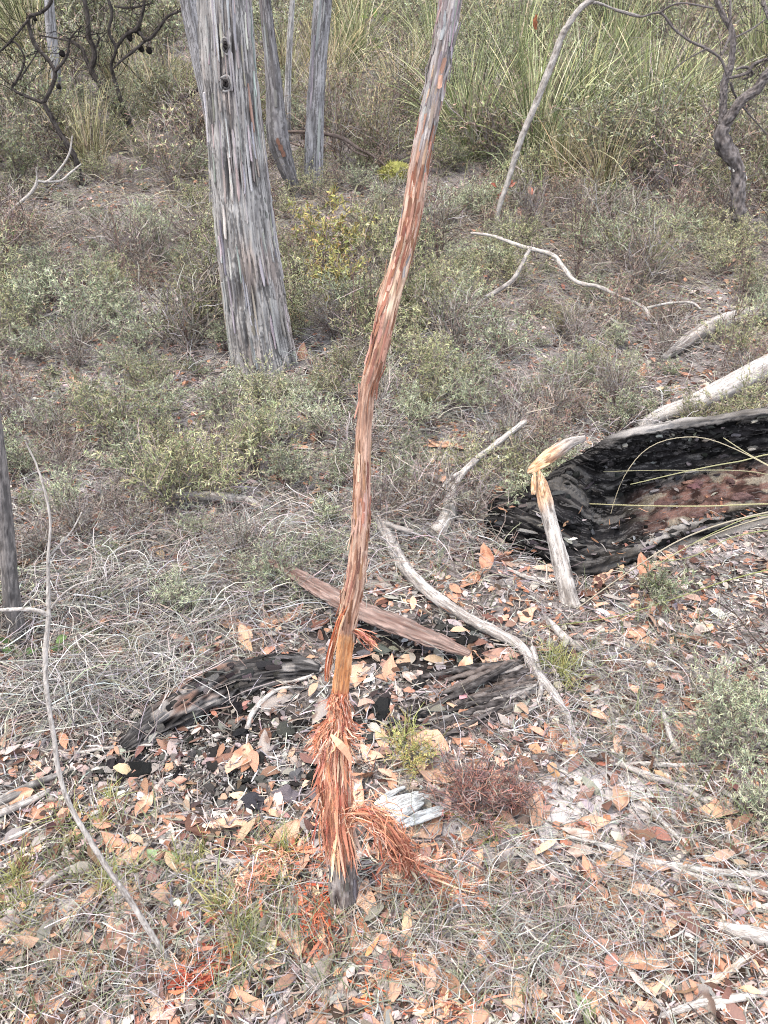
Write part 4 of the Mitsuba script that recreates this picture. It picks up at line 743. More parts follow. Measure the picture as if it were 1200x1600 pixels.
# ------------------------------------------------------------------ landmarks, for naming what lies beside what
LAND = [('the sapling foot', sap_base[:2]), ('the thick grey trunk', big_base[:2]), ('the hollow burnt log', at(1010, 850)[:2]), ('the charred log', at(330, 1100)[:2]), ('the dark scorched tree', at(1156, 385)[:2]),
        ('the brown bark slab', at(660, 1000)[:2]), ('the dark short trunk', at(30, 1000)[:2]), ('the pale leaning stem', at(775, 372)[:2]), ('the white splintered chunk', at(620, 1265)[:2]), ('the dead needle bush', at(740, 1250)[:2]),
        ('the leaning stick butt', at(268, 1506)[:2]), ('the snapped branch', at(890, 940)[:2]), ('the forked pale stick', at(1060, 1360)[:2]), ('the burnt-footed gum', at(460, 300)[:2]), ('the burnt zigzag shrub', at(130, 305)[:2]), ('the white branch', at(1130, 612)[:2])]
ORD = ['nearest', 'second', 'third', 'fourth', 'fifth', 'sixth', 'seventh', 'eighth', 'ninth', 'tenth', 'eleventh', 'twelfth', 'thirteenth', 'fourteenth', 'fifteenth', 'sixteenth']
def where(p):
    d = [np.hypot(*(p[:2] - l)) for _, l in LAND]; i = int(np.argmin(d)); v = p[:2] - LAND[i][1]
    side = ('right of' if v[0] > 0 else 'left of') if abs(v[0]) > abs(v[1]) else ('behind' if v[1] > 0 else 'in front of')
    return LAND[i][0], side, d[i]
def name_all(items, noun, cat, group):
    """items (key, position, look phrase): each gets a label of its own: its look, and its rank outward from a thing one can find."""
    by = {}
    for k, p, lk in items:
        nm, sd, d = where(p); by.setdefault((lk, nm, sd), []).append((d, k))
    for (lk, nm, sd), v in by.items():
        for q, (d, k) in enumerate(sorted(v)):
            if len(v) == 1: tag(k, f'{lk} {noun} {sd} {nm}', cat, group)
            elif q < 16: tag(k, f'{lk} {noun} {sd} {nm}, {ORD[q]} outward from it', cat, group)
            else: tag(k, f'{lk} {noun} far {sd} {nm}', cat, group + f', {lk}, {sd} {nm}')

name_all(coals, 'charcoal lump', 'charcoal', 'loose charcoal lumps')

# ------------------------------------------------------------------ fallen leaves
LEAFC = {'tan': s2l(206, 172, 150), 'orange-brown': s2l(188, 146, 125), 'pinkish brown': s2l(170, 138, 126), 'dark brown': s2l(124, 96, 86), 'grey': s2l(164, 157, 154), 'bone-pale': s2l(206, 194, 186), 'green': s2l(158, 182, 142)}
def leaf_mesh(r, L=1.0, W=.34, curl=.5, roll=.5, k=9):
    u = np.linspace(0, 1, k); w = W / 2 * (np.sin(np.pi * np.clip(u, .02, .985)) ** .75) * (1.15 - .45 * u); w[0] = .012; w[-1] = .006
    bend = curl * r.uniform(-.6, 1); a = bend * (u - .5); x = np.cumsum(np.cos(a)) * L / k; z = np.cumsum(np.sin(a)) * L / k; z -= z.mean()
    fal = .10 * r.uniform(-1, 1) * np.sin(np.pi * u); tw = r.uniform(-.7, .7) * (u - .5); rl = roll * r.uniform(.2, 1) * r.choice([-1, 1], p=[.3, .7])
    V = []
    for i in range(k):
        for e in (-1, -.5, 0, .5, 1):
            yy = e * w[i] * (1 + .10 * r.standard_normal()); zz = rl * abs(e) ** 1.5 * w[i] + .012 * r.standard_normal() * abs(e)
            V.append([x[i] - L / 2, fal[i] + yy * np.cos(tw[i]) - zz * np.sin(tw[i]), z[i] + yy * np.sin(tw[i]) + zz * np.cos(tw[i])])
    q = [[a * 5 + b, a * 5 + b + 1, a * 5 + b + 6, a * 5 + b + 5] for a in range(k - 1) for b in range(4)]
    V = np.array(V); V[:, 2] -= np.percentile(V[:, 2], 30)
    e = np.tile(np.abs(np.array([-1, -.5, 0, .5, 1])), k)
    return V, np.array(q), e, np.repeat(u, 5)
r = np.random.default_rng(301)
LEAF = {}
for cn, c in LEAFC.items():
    for q in range(9):
        v, f, e, u = leaf_mesh(r, 1.0, r.uniform(.30, .52), .9, .55)
        blot = FB(v[:, 0] * 5 + q * 9, v[:, 1] * 7, 3.0 * q, 3, 5)
        col = lerp(c, c * K(.62, .5, .45), sst(.52, .68, blot)); col = lerp(col, c * K(1.12, 1.1, 1.05), (e == 0) * .8)
        LEAF[cn, q] = ply((v, f), 'litter_look', smooth=True, color=np.clip(col * r.uniform(.66, 1.08), .01, .85))
leaf_items = []
def put_leaf(p, length, yaw, cn, tilt=(0, 0), q=None, lift=.004, label=None):
    q = r.integers(9) if q is None else q
    n = np.array([H(p[0] - .02, p[1]) - H(p[0] + .02, p[1]), H(p[0], p[1] - .02) - H(p[0], p[1] + .02), .04]); n = n / np.linalg.norm(n)
    k = numbered('fallen_leaf')
    m = T().translate([float(p[0]), float(p[1]), float(H(p[0], p[1]) + lift)]).rotate([1, 0, 0], float(math.degrees(-n[1]))).rotate([0, 1, 0], float(math.degrees(n[0]))).rotate([0, 0, 1], math.degrees(yaw)).rotate([1, 0, 0], math.degrees(tilt[0])).rotate([0, 1, 0], math.degrees(tilt[1])).scale([length, length, length])
    scene[k] = {**LEAF[cn, q], 'to_world': m}
    if label: tag(k, label, 'leaf', 'fallen leaves')
    else: leaf_items.append((k, np.asarray(p), f'{cn} fallen'))
    return k
def px_leaf(px, py, lpx, ang, cn, label=None, up=.5, lift=.008, q=None):
    p = at(px, py); dx, dy = math.cos(math.radians(ang)) * lpx / 2, -math.sin(math.radians(ang)) * lpx / 2
    e = at(px + dx, py + dy) - at(px - dx, py - dy); L = lpx * depth(p) / FPX
    flat = np.hypot(e[0], e[1]); tilt = 0
    if flat > L * 1.5:  # drawn long up the picture: it stands propped, not lies
        tilt = -math.acos(min(1, L / flat)) * .5
    put_leaf(p, L * 1.3, math.atan2(e[1], e[0]), cn, (r.uniform(-.25, .25), tilt), q, lift + (L * .3 * abs(math.sin(tilt))), label)
HAND = [(579, 1412, 62, 100, 'tan', 'broad tan leaf propped against the right of the sapling foot'), (381, 1006, 46, 92, 'tan', 'oval tan leaf standing upright in dead grass above the charred log'), (180, 1029, 56, 3, 'pinkish brown', 'smooth pinkish brown leaf lying level in dead grass near the dark trunk'),
        (232, 936, 30, 160, 'orange-brown', 'small orange leaf high on the dead grass thatch'), (371, 1192, 62, 55, 'tan', 'long tan leaf curling up left of the shredded skirt'), (722, 1128, 58, 60, 'tan', 'tan curled leaf standing on black ground right of the sapling'),
        (672, 1168, 62, 165, 'tan', 'broad tan leaf lying by the yellow-green sprig'), (575, 1184, 46, 120, 'tan', 'slim tan leaf propped beside the shredded skirt'), (640, 1066, 36, 130, 'bone-pale', 'small pale leaf lying on bare black ground behind the sapling'),
        (256, 1340, 52, 165, 'green', 'pale green leaf blade by the grey forked stick'), (912, 1586, 64, 110, 'green', 'fresh pale green leaf at the bottom edge of the photo'), (905, 1336, 46, 5, 'bone-pale', 'cream leaf resting on tan leaves by the forked pale stick'),
        (930, 1380, 70, 120, 'orange-brown', 'large orange-brown leaf beneath the cream leaf'), (970, 1375, 24, 60, 'bone-pale', 'small round cream leaf beside the cream leaf'), (970, 1510, 56, 70, 'orange-brown', 'slim orange leaf standing near the bottom edge'),
        (925, 1508, 44, 135, 'tan', 'tan leaf left of the slim orange leaf'), (1005, 1555, 66, 25, 'tan', 'large tan leaf above the fresh green leaf'), (825, 1450, 50, 120, 'bone-pale', 'pale curled leaf with a tan tip by the spiky reddish grass'), (800, 1425, 56, 115, 'grey', 'grey curled leaf by the black-brown short stick'),
        (1150, 1420, 62, 20, 'orange-brown', 'broad rusty leaf beside the split wood chunk'), (1110, 1425, 50, 150, 'tan', 'tan leaf under the forked pale stick'), (225, 1262, 48, 60, 'tan', 'cupped tan leaf standing above the thin grey stick'), (190, 1325, 66, 150, 'orange-brown', 'large orange-brown leaf left of the pale green blade'), (205, 1345, 56, 20, 'tan', 'tan leaf lying under the large orange-brown leaf'),
        (270, 1283, 46, 175, 'orange-brown', 'flat orange leaf left of the charred ground edge'), (345, 1290, 44, 10, 'tan', 'tan leaf above the grey forked stick'), (280, 1445, 66, 165, 'pinkish brown', 'broad brownish leaf under the leaning stick'), (290, 1456, 34, 30, 'tan', 'tan leaf crumpled on the broad brownish leaf'),
        (250, 1575, 58, 75, 'tan', 'tan leaf near the bottom edge by dark red fibres'), (150, 1515, 56, 165, 'orange-brown', 'orange leaf in grass left of the stick butt'), (130, 1475, 50, 5, 'bone-pale', 'bleached leaf lying in grass at left'), (285, 1518, 40, 130, 'orange-brown', 'orange leaf curled at the stick butt'), (1000, 1590, 56, 60, 'orange-brown', 'orange leaf at the bottom edge, right of the green leaf'),
        (735, 1450, 36, 20, 'tan', 'tan leaf below the hank end'), (870, 1160, 56, 130, 'orange-brown', 'orange curled leaf at the white branch tip'), (893, 1175, 48, 75, 'tan', 'tan leaf propped on the white branch tip'), (1075, 1148, 48, 145, 'orange-brown', 'orange leaf beside the knobbly grey stick'), (930, 1120, 44, 160, 'tan', 'tan leaf right of the white branch tip'),
        (790, 1030, 58, 175, 'pinkish brown', 'brown leaf tucked against the white branch fork'), (757, 1036, 50, 140, 'tan', 'pointed tan leaf standing by the rotten log'), (725, 1050, 44, 60, 'tan', 'tan leaf on the black ground by the rotten log'), (990, 990, 46, 20, 'orange-brown', 'orange leaf in grass right of the snapped branch'), (1000, 895, 44, 100, 'orange-brown', 'orange leaf just in front of the hollow log lip'),
        (700, 702, 60, 175, 'tan', 'long tan leaf with a brown end in open litter behind'), (735, 910, 54, 40, 'orange-brown', 'orange leaf beside the long white branch'), (755, 885, 50, 80, 'orange-brown', 'orange leaf standing before the left end of the burnt log'), (790, 800, 50, 15, 'tan', 'tan leaf at the left end of the burnt log'), (455, 965, 50, 35, 'orange-brown', 'orange leaf in dead grass left of the bark slab'), (425, 975, 44, 20, 'tan', 'tan leaf in dead grass left of the bark slab'),
        (146, 533, 30, 170, 'orange-brown', 'orange leaf in the open litter left of the thick trunk'), (120, 614, 34, 90, 'tan', 'tan leaf in open litter, downhill of the orange one'), (305, 494, 30, 100, 'orange-brown', 'rusty leaf close by the left side of the thick trunk'), (464, 500, 42, 85, 'orange-brown', 'rusty hanging leaf right of the thick trunk'), (470, 560, 34, 60, 'orange-brown', 'rusty leaf low right of the thick trunk foot'),
        (850, 718, 20, 40, 'orange-brown', None), (915, 570, 30, 10, 'tan', None), (1000, 590, 30, 70, 'orange-brown', None), (985, 840, 40, 30, 'orange-brown', None), (600, 1530, 50, 20, 'tan', None), (300, 1512, 46, 40, 'orange-brown', None)]
for h in HAND: px_leaf(*h[:5], label=h[5])
cn = ['tan', 'orange-brown', 'pinkish brown', 'dark brown', 'grey', 'bone-pale']
n = 0
while n < 232:
    px, py = r.uniform(-20, 1220), 1600 - 1010 * r.random() ** 1.25
    if py < 760 and r.random() < .35: continue
    if 850 < py < 1100 and px < 500 and r.random() < .8: continue
    p = at(px, py)
    if gauss(p[0], p[1], CHAR[7:8]) > .5: continue
    zone = 'grey' if gauss(p[0], p[1], CHAR) > .5 and r.random() < .5 else None
    c = zone or cn[r.choice(6, p=[.34, .26, .13, .08, .13, .06])]
    put_leaf(p, r.uniform(.07, .14) * (1.0 if py > 900 else .9), r.uniform(0, 6.28), c, (r.normal(0, .2), r.normal(0, .15)), lift=r.uniform(.001, .010)); n += 1
name_all(leaf_items, 'leaf', 'leaf', 'fallen leaves')

# ------------------------------------------------------------------ litter nobody could count
def field(n, ymin, ymax, pw, r, xw=1.15):
    """points over the ground in front, thinning with distance"""
    y = ymin + (ymax - ymin) * r.random(n) ** pw; x = r.uniform(-1, 1, n) * (.30 + .52 * y) * xw
    return x, y
def lay(x, y, L, r, k, arch, curl, hmax, roll=.05, aniso=None):
    n = len(x); yaw = r.uniform(0, 2 * np.pi, n) if aniso is None else aniso
    s = np.linspace(-.5, .5, k); a = yaw[:, None] + curl * r.standard_normal((n, 1)) * s + np.cumsum(r.standard_normal((n, k)) * curl * .25, 1)
    dx = np.cumsum(np.cos(a), 1) * (L / k)[:, None]; dy = np.cumsum(np.sin(a), 1) * (L / k)[:, None]
    X = x[:, None] + dx - dx.mean(1, keepdims=True); Y = y[:, None] + dy - dy.mean(1, keepdims=True)
    z = H(X, Y) + .002 + (r.random((n, 1)) ** 2) * hmax + arch * r.random((n, 1)) * np.sin(np.pi * (s + .5)) * L[:, None] + r.standard_normal((n, 1)) * roll * L[:, None] * s
    return np.stack([X, Y, np.maximum(z, H(X, Y) + .001)], -1)
def sparse(x, y, lo=.25):
    """litter lies thinner on burnt and bare places"""
    return r.random(len(x)) > np.clip(gauss(x, y, CHAR), 0, 1) * (1 - lo) + .75 * np.clip(gauss(x, y, SAND[2:4]), 0, 1)
GREYS = [K(.40, .385, .38), K(.30, .285, .28), K(.54, .525, .52), K(.20, .185, .18), K(.40, .36, .33), K(.28, .22, .195), K(.46, .42, .38), K(.11, .095, .09)]
r = np.random.default_rng(401)
def dump(key, parts, look='litter_look', label=None, cat=None):
    m, c = cat2(*parts); scene[key] = ply(m, look, color=c); tag(key, label, cat, kind='stuff')
# fine twigs and needles
x, y = field(46000, .62, 7.5, 1.6, r); ok = sparse(x, y); x, y = x[ok], y[ok]; n = len(x)
L = r.uniform(.025, .11, n) * (1 + .08 * y); P = lay(x, y, L, r, 3, .05, .5, .014, .12)
W = np.tile([.8, 1, .5], (n, 1)) * (.0009 + .0011 * r.random((n, 1)) ** 2) * (1 + .10 * y[:, None])
m = tubes(P, W, 3); dump('twig_litter', [(m, rep(pick(GREYS, n, r, .25), m[2]))], label='fine grey twigs and needles strewn over the soil', cat='twig litter')
# flakes of bark and broken leaf
x, y = field(44000, .62, 7.5, 1.5, r); ok = sparse(x, y, .5); x, y = x[ok], y[ok]; n = len(x)
L = r.uniform(.010, .045, n) * (1 + .06 * y); P = lay(x, y, L, r, 3, .10, .4, .010, .15)
W = np.tile([.35, 1, .3], (n, 1)) * (L * r.uniform(.12, .32, n))[:, None]; N = np.array([0, 0, 1]) + .55 * r.standard_normal((n, 3))
gc = np.clip(gauss(x, y, CHAR), 0, 1)[:, None] * (r.random((n, 1)) < .8); m = strips(P, W, N); dump('leaf_litter', [(m, rep((1 - gc) * pick([s2l(196, 152, 128), s2l(168, 122, 102), s2l(178, 170, 166), s2l(124, 96, 86), s2l(200, 188, 180), s2l(146, 134, 130), s2l(92, 78, 74), s2l(70, 58, 54)], n, r, .22) + gc * pick([K(.34, .33, .33), K(.20, .195, .195), K(.05, .048, .048), K(.44, .43, .425), K(.10, .095, .095)], n, r, .25), m[2]))], label='broken brown and grey leaf scraps covering the soil', cat='leaf litter')
# whole small leaves past the ones told apart
A = []
n = 3600; x, y = field(n, .65, 9.5, 1.4, r, 1.1); L = r.uniform(.04, .095, n); P = lay(x, y, L, r, 5, .14, .5, .014, .2)
W = np.tile([.15, .8, 1, .75, .08], (n, 1)) * (L * r.uniform(.12, .2, n))[:, None]; m = strips(P, W, np.array([0, 0, 1]) + .5 * r.standard_normal((n, 3)))
dump('fallen_leaves', [(m, rep(pick([LEAFC[c] for c in cn], n, r, .25, [.2, .15, .17, .2, .22, .06]) * .85, m[2]))], 'litter_look', 'small dry gum leaves scattered thinly between the larger ones', 'leaf litter')
# crumbs of soil, bark and charcoal
x, y = field(26000, .62, 4.2, 1.5, r); c1 = at(330, 1195); x = np.r_[x, c1[0] + .28 * r.standard_normal(9000)]; y = np.r_[y, c1[1] + .07 * r.standard_normal(9000)]; n = len(x); s = r.uniform(.0015, .006, n) * (1 + .1 * y)
V = r.standard_normal((n, 4, 3)); V = V / np.linalg.norm(V, axis=2, keepdims=True) * s[:, None, None]; V = V + np.stack([x, y, H(x, y) + s * .4], -1)[:, None]
F = (np.array([[0, 1, 2], [0, 2, 3], [0, 3, 1], [1, 3, 2]])[None] + 4 * np.arange(n)[:, None, None]).reshape(-1, 3)
g = np.clip(gauss(x, y, CHAR), 0, 1)[:, None]; C = pick(GREYS + [K(.12, .10, .09), K(.5, .46, .45)], n, r, .3); C = C * (1 - g) + pick([K(.02, .02, .02), K(.06, .06, .06), K(.36, .355, .35), K(.22, .215, .21)], n, r, .3) * g
scene['soil_crumbs'] = ply((V.reshape(-1, 3), F), 'litter_look', color=rep(C, 4)); tag('soil_crumbs', 'crumbs of grey soil, bark and charcoal on the ground', 'soil crumbs', kind='stuff')

# dead grass and fine branch thatch: heaped on the left, in drifts elsewhere
def thatch(spots, n, r, L0=(.10, .32), hm=.07, wid=.0012, cols=None, k=6, arch=.16):
    X, Y, hh = [], [], []
    for (px, py, sx, sy, wt) in spots:
        c = at(px, py); m = int(n * wt); X.append(c[0] + sx * r.standard_normal(m)); Y.append(c[1] + sy * r.standard_normal(m)); hh.append(np.full(m, 1.0))
    X, Y = np.concatenate(X), np.concatenate(Y); m = len(X); L = r.uniform(*L0, m)
    P = lay(X, Y, L, r, k, arch, .9, hm, .22); W = np.tile(np.linspace(1, .45, k), (m, 1)) * wid * r.uniform(.6, 1.6, (m, 1))
    t = tubes(P, W, 3); return t, rep(pick(cols if cols is not None else [K(.41, .40, .395), K(.55, .54, .535), K(.28, .27, .265), K(.42, .395, .37), K(.17, .155, .15), K(.30, .24, .215), K(.30, .31, .25)], m, r, .2), t[2])
A = [thatch([(110, 930, .22, .12, .17), (250, 960, .24, .12, .22), (420, 930, .2, .10, .16), (150, 1060, .2, .08, .16), (60, 1110, .16, .06, .10), (330, 860, .3, .14, .14), (220, 1090, .12, .04, .06), (480, 870, .2, .1, .1)], 4600, r),
     thatch([(200, 800, .4, .2, .3), (500, 810, .3, .16, .25), (690, 850, .2, .1, .15), (100, 740, .3, .2, .2)], 2600, r, (.08, .25), .05),
     thatch([(760, 1480, .16, .06, .25), (850, 1500, .12, .05, .2), (100, 1430, .2, .05, .2), (150, 1550, .2, .04, .15), (1050, 1280, .2, .1, .25), (700, 1420, .1, .05, .12), (950, 1080, .25, .12, .4), (1050, 1040, .25, .12, .4), (960, 1160, .2, .07, .25), (1100, 1380, .2, .06, .2), (900, 1440, .2, .06, .2), (780, 1330, .15, .06, .15), (430, 1400, .14, .05, .15), (350, 1500, .15, .05, .12), (1050, 1480, .2, .08, .12)], 1250, r, (.06, .20), .03, .0008, None, 5),
     thatch([(640, 700, .5, .35, .3), (850, 640, .5, .35, .3), (250, 640, .6, .4, .3), (700, 560, .6, .4, .3), (300, 520, .7, .5, .3), (950, 560, .5, .4, .2)], 2600, r, (.10, .3), .10, .0014),
     thatch([(150, 430, .7, .6, .3), (600, 430, .6, .5, .3), (900, 440, .6, .5, .3), (250, 330, .8, .7, .3), (780, 340, .8, .6, .3), (1050, 380, .6, .6, .2), (450, 310, .6, .6, .3), (100, 260, .8, .8, .2)], 3200, r, (.12, .4), .14, .0018, [K(.34, .31, .26), K(.26, .235, .20), K(.40, .37, .30), K(.17, .145, .125), K(.27, .27, .19)])]
dump('dead_grass', A, label='grey tangled dead grass and fine dead twigs heaped over the ground', cat='dead grass')
# green blades in the near grass
A = []
def tufts(spots, per, r, L0, cols, wid=.0011, spread=.35, k=5):
    X = []
    for (px, py, n, rad) in spots:
        c = at(px, py)
        for _ in range(n):
            o = r.standard_normal(2) * rad; x, y = c[0] + o[0], c[1] + o[1]; X.append((x, y, H(x, y)))
    X = np.repeat(np.array(X), per, 0); n = len(X); X = X + np.c_[r.standard_normal((n, 2)) * .008, np.zeros(n)]
    L = r.uniform(*L0, n); yaw = r.uniform(0, 6.28, n); ln = spread * np.abs(r.standard_normal(n)) + .15; s = np.linspace(0, 1, k)
    h = np.sin(np.minimum(ln, 1.3))[:, None] * s * L[:, None] * (1 + .5 * s); z = (np.cos(np.minimum(ln, 1.4))[:, None] * s - .35 * ln[:, None] * s ** 2) * L[:, None]
    P = X[:, None] + np.stack([np.cos(yaw)[:, None] * h, np.sin(yaw)[:, None] * h, np.maximum(z, .003)], -1)
    m = strips(P, np.tile(np.linspace(1, .25, k), (n, 1)) * wid * r.uniform(.6, 1.5, (n, 1)), np.c_[np.cos(yaw), np.sin(yaw), .4 + 0 * yaw] + .4 * r.standard_normal((n, 3)))
    return m, rep(pick(cols, n, r, .2), m[2])
GREENS = [K(.20, .235, .13), K(.26, .29, .17), K(.16, .19, .11), K(.32, .32, .21)]
YGREEN = [K(.36, .37, .15), K(.43, .42, .19), K(.29, .32, .13)]
sp = [(140, 1300, 7, .05), (220, 1335, 6, .06), (60, 1400, 10, .07), (160, 1385, 9, .06), (270, 1370, 5, .05), (50, 1500, 12, .07), (150, 1540, 12, .07), (30, 1580, 8, .05), (330, 1440, 9, .06), (390, 1450, 12, .06), (420, 1490, 9, .06), (370, 1540, 5, .05), (430, 1330, 5, .04), (480, 1480, 7, .05), (540, 1500, 6, .04), (590, 1480, 5, .05), (700, 1500, 10, .07), (790, 1500, 9, .07), (860, 1470, 6, .06), (650, 1440, 6, .05),
      (930, 1060, 9, .09), (1000, 1040, 10, .1), (1080, 1000, 9, .1), (980, 1130, 8, .08), (1060, 1240, 8, .06), (1130, 1300, 8, .05), (700, 1370, 5, .05), (560, 1570, 5, .05), (640, 1200, 4, .04), (760, 930, 5, .08), (660, 900, 6, .08), (300, 770, 6, .12), (470, 760, 8, .12)]
A.append(tufts(sp, 8, r, (.04, .12), GREENS + [K(.36, .34, .28), K(.30, .27, .22)]))
A.append(tufts([(290, 1370, 5, .025), (30, 1360, 5, .03), (130, 1290, 4, .03), (635, 1165, 5, .03), (870, 1035, 7, .03), (885, 1050, 5, .03), (400, 1450, 7, .04), (430, 1335, 5, .03), (385, 1480, 4, .03), (330, 1440, 4, .03), (150, 1390, 5, .04), (60, 1420, 4, .04), (760, 1270, 3, .05)], 24, r, (.03, .08), YGREEN, .0012, .5))
dump('grass', A, label='sparse short green grass tufts among the litter', cat='grass')

# ------------------------------------------------------------------ scrub
def shrub_parts(r, h, spread, nst, ntw, nleaf, lsize, lw, stemc, leafc, lean=.5, droop=.0, leafstart=.25, bare=0.0):
    """A small upright heath plant: many thin stems from one root, side twigs, narrow leaves along them. Returns (stems mesh, colour), (leaves mesh, colour)."""
    k = 7; s = np.linspace(0, 1, k)
    yaw = r.uniform(0, 6.28, nst); out = spread * r.random(nst) ** .6; hh = h * r.uniform(.55, 1, nst) * (1 - .35 * (out / spread) ** 2)
    px = (out[:, None] * s ** (1.25)) ; P = np.stack([np.cos(yaw)[:, None] * px, np.sin(yaw)[:, None] * px, hh[:, None] * (s - droop * s ** 2 * (out / spread)[:, None])], -1)
    P = P + np.cumsum(r.standard_normal((nst, k, 3)), 1) * h * .022; P[:, 0, 2] = -.03
    R = np.tile(np.linspace(1, .3, k), (nst, 1)) * (.0012 + .0032 * h * r.random((nst, 1)) + .0008)
    i = r.integers(0, nst, ntw); u = r.uniform(.3, .95, ntw); x = u * (k - 1); j = np.minimum(x.astype(int), k - 2); f = (x - j)[:, None]
    B = P[i, j] * (1 - f) + P[i, j + 1] * f; d = unit(P[i, j + 1] - P[i, j] ); d = unit(d + .85 * r.standard_normal((ntw, 3)) + [0, 0, .15]); L = h * r.uniform(.12, .34, ntw)
    kt = 4; st = np.linspace(0, 1, kt); Q = B[:, None] + d[:, None] * (L[:, None] * st)[..., None] + np.cumsum(r.standard_normal((ntw, kt, 3)), 1) * (L * .06)[:, None, None]
    m1, m2 = tubes(P, R, 3), strips(Q, np.tile(np.linspace(.0014, .0008, kt), (ntw, 1)) * (1 + h), r.standard_normal((ntw, 3)))
    stems = cat2((m1, rep(pick(stemc, nst, r, .25), m1[2])), (m2, rep(pick(stemc, ntw, r, .25), m2[2])))
    if not nleaf: return stems, None
    live = r.random(ntw) >= bare; pool = np.flatnonzero(live)
    t = pool[r.integers(0, len(pool), nleaf)]; u = r.uniform(leafstart * .4, 1, nleaf); x = u * (kt - 1); j = np.minimum(x.astype(int), kt - 2); f = (x - j)[:, None]
    B = Q[t, j] * (1 - f) + Q[t, j + 1] * f; ax = unit(Q[t, j + 1] - Q[t, j]); dl = unit(ax * .8 + .8 * r.standard_normal((nleaf, 3)))
    Ls = lsize * r.uniform(.6, 1.35, nleaf); LP = B[:, None] + dl[:, None] * (Ls[:, None] * np.array([0, 1]))[..., None]
    lm = strips(LP, np.tile([.9, .45], (nleaf, 1)) * (lw * r.uniform(.7, 1.3, nleaf))[:, None], r.standard_normal((nleaf, 3)) + [0, 0, .8])
    tone = 1 + .22 * r.standard_normal(ntw)[t]
    return stems, ((lm[0], lm[1]), rep(pick(leafc, nleaf, r, .16) * np.clip(tone, .5, 1.6)[:, None], lm[2]))
def blades_parts(r, n, L0, wid, cols, spread=.55, k=7, arch=1.0):
    yaw = r.uniform(0, 6.28, n); ln = np.clip(np.abs(r.normal(.0, spread, n)) + .06, 0, 1.35); L = r.uniform(*L0, n); s = np.linspace(0, 1, k)
    th = ln[:, None] + arch * (.15 + .9 * ln[:, None]) * s ** 1.6 * r.uniform(.6, 1.3, (n, 1)); ds = L[:, None] / (k - 1)
    hx = np.cumsum(np.sin(th) * ds, 1) - np.sin(th[:, :1]) * ds; z = np.cumsum(np.cos(th) * ds, 1) - np.cos(th[:, :1]) * ds
    o = r.standard_normal((n, 2)) * .05; P = np.stack([o[:, :1] + np.cos(yaw)[:, None] * hx, o[:, 1:] + np.sin(yaw)[:, None] * hx, z - .02], -1)
    m = strips(P, np.tile(np.linspace(1, .2, k) ** .7, (n, 1)) * wid * r.uniform(.6, 1.4, (n, 1)), np.c_[np.cos(yaw), np.sin(yaw), .6 + 0 * yaw] + .5 * r.standard_normal((n, 3)))
    return (m[0], m[1]), rep(pick(cols, n, r, .38), m[2])
SAGE = [K(.35, .40, .27), K(.44, .48, .34), K(.25, .30, .20), K(.48, .50, .36)]
OLIVE = [K(.33, .355, .20), K(.41, .42, .25), K(.24, .27, .15), K(.46, .425, .28)]
YEL = [K(.42, .41, .16), K(.50, .45, .19), K(.31, .34, .14), K(.45, .33, .15)]
RUST = [K(.33, .235, .19), K(.39, .285, .24), K(.25, .18, .155), K(.32, .27, .20)]
STEM = [K(.24, .20, .185), K(.33, .29, .275), K(.16, .13, .12)]
DSTEM = [K(.31, .285, .26), K(.23, .195, .175), K(.40, .375, .35), K(.15, .12, .105)]
r = np.random.default_rng(601)
PROTO = {}
def proto(kind, variants, fn, look='litter_look'):
    for q in range(variants):
        st, lf = fn(); tn = 1 + .22 * math.sin(2.1 * q + 1.0) ; g = f'{kind}_{"abcdef"[q]}_source'
        d = {'type': 'shapegroup'}
        if st is not None: d['stems'] = ply(st[0], 'litter_look', color=st[1])
        if lf is not None: d['foliage'] = ply(lf[0], look, color=np.clip(lf[1] * tn, .01, .9))
        scene[g] = d; PROTO.setdefault(kind, []).append(g)
proto('sage', 4, lambda: shrub_parts(r, .34, .22, 28, 180, 2400, .018, .0020, STEM, SAGE))
proto('olive', 4, lambda: shrub_parts(r, .42, .28, 30, 200, 2700, .020, .0023, STEM, OLIVE))
proto('tall', 4, lambda: shrub_parts(r, .80, .44, 36, 300, 3600, .028, .0040, STEM, OLIVE + SAGE, bare=.2))
proto('twiggy', 4, lambda: shrub_parts(r, .42, .30, 34, 260, 0, 0, 0, DSTEM, None))
proto('talltwig', 3, lambda: shrub_parts(r, .75, .44, 36, 300, 700, .034, .0050, DSTEM + STEM, RUST + OLIVE, bare=.6))
proto('rust', 3, lambda: shrub_parts(r, .36, .24, 26, 160, 1200, .022, .0024, STEM, RUST + [SAGE[0]]))
proto('yellow', 2, lambda: shrub_parts(r, .34, .20, 22, 110, 1500, .022, .0034, STEM, YEL))
proto('needle', 1, lambda: shrub_parts(r, .16, .13, 40, 260, 2200, .022, .0008, STEM, [s2l(158, 112, 103), s2l(130, 98, 94), s2l(180, 132, 119), s2l(106, 84, 82), s2l(150, 140, 136)], lean=.8), 'litter_look')
proto('stalk', 3, lambda: shrub_parts(r, .75, .10, 4, 26, 150, .022, .0026, [K(.10, .075, .07), K(.16, .11, .10)], OLIVE + RUST))
proto('low', 3, lambda: shrub_parts(r, .12, .12, 22, 90, 1300, .013, .0013, STEM, SAGE + [K(.2, .24, .11)]))
TUSS = [K(.36, .41, .20), K(.46, .48, .28), K(.22, .27, .13), K(.58, .54, .38), K(.38, .43, .25), K(.15, .17, .10)]
for q in range(3):
    g = f'tussock_{"abc"[q]}_source'; m, c = blades_parts(r, 400, (.55, 1.15), .0040, TUSS, .60); scene[g] = {'type': 'shapegroup', 'foliage': ply(m, 'litter_look', color=c)}; PROTO.setdefault('tussock', []).append(g)
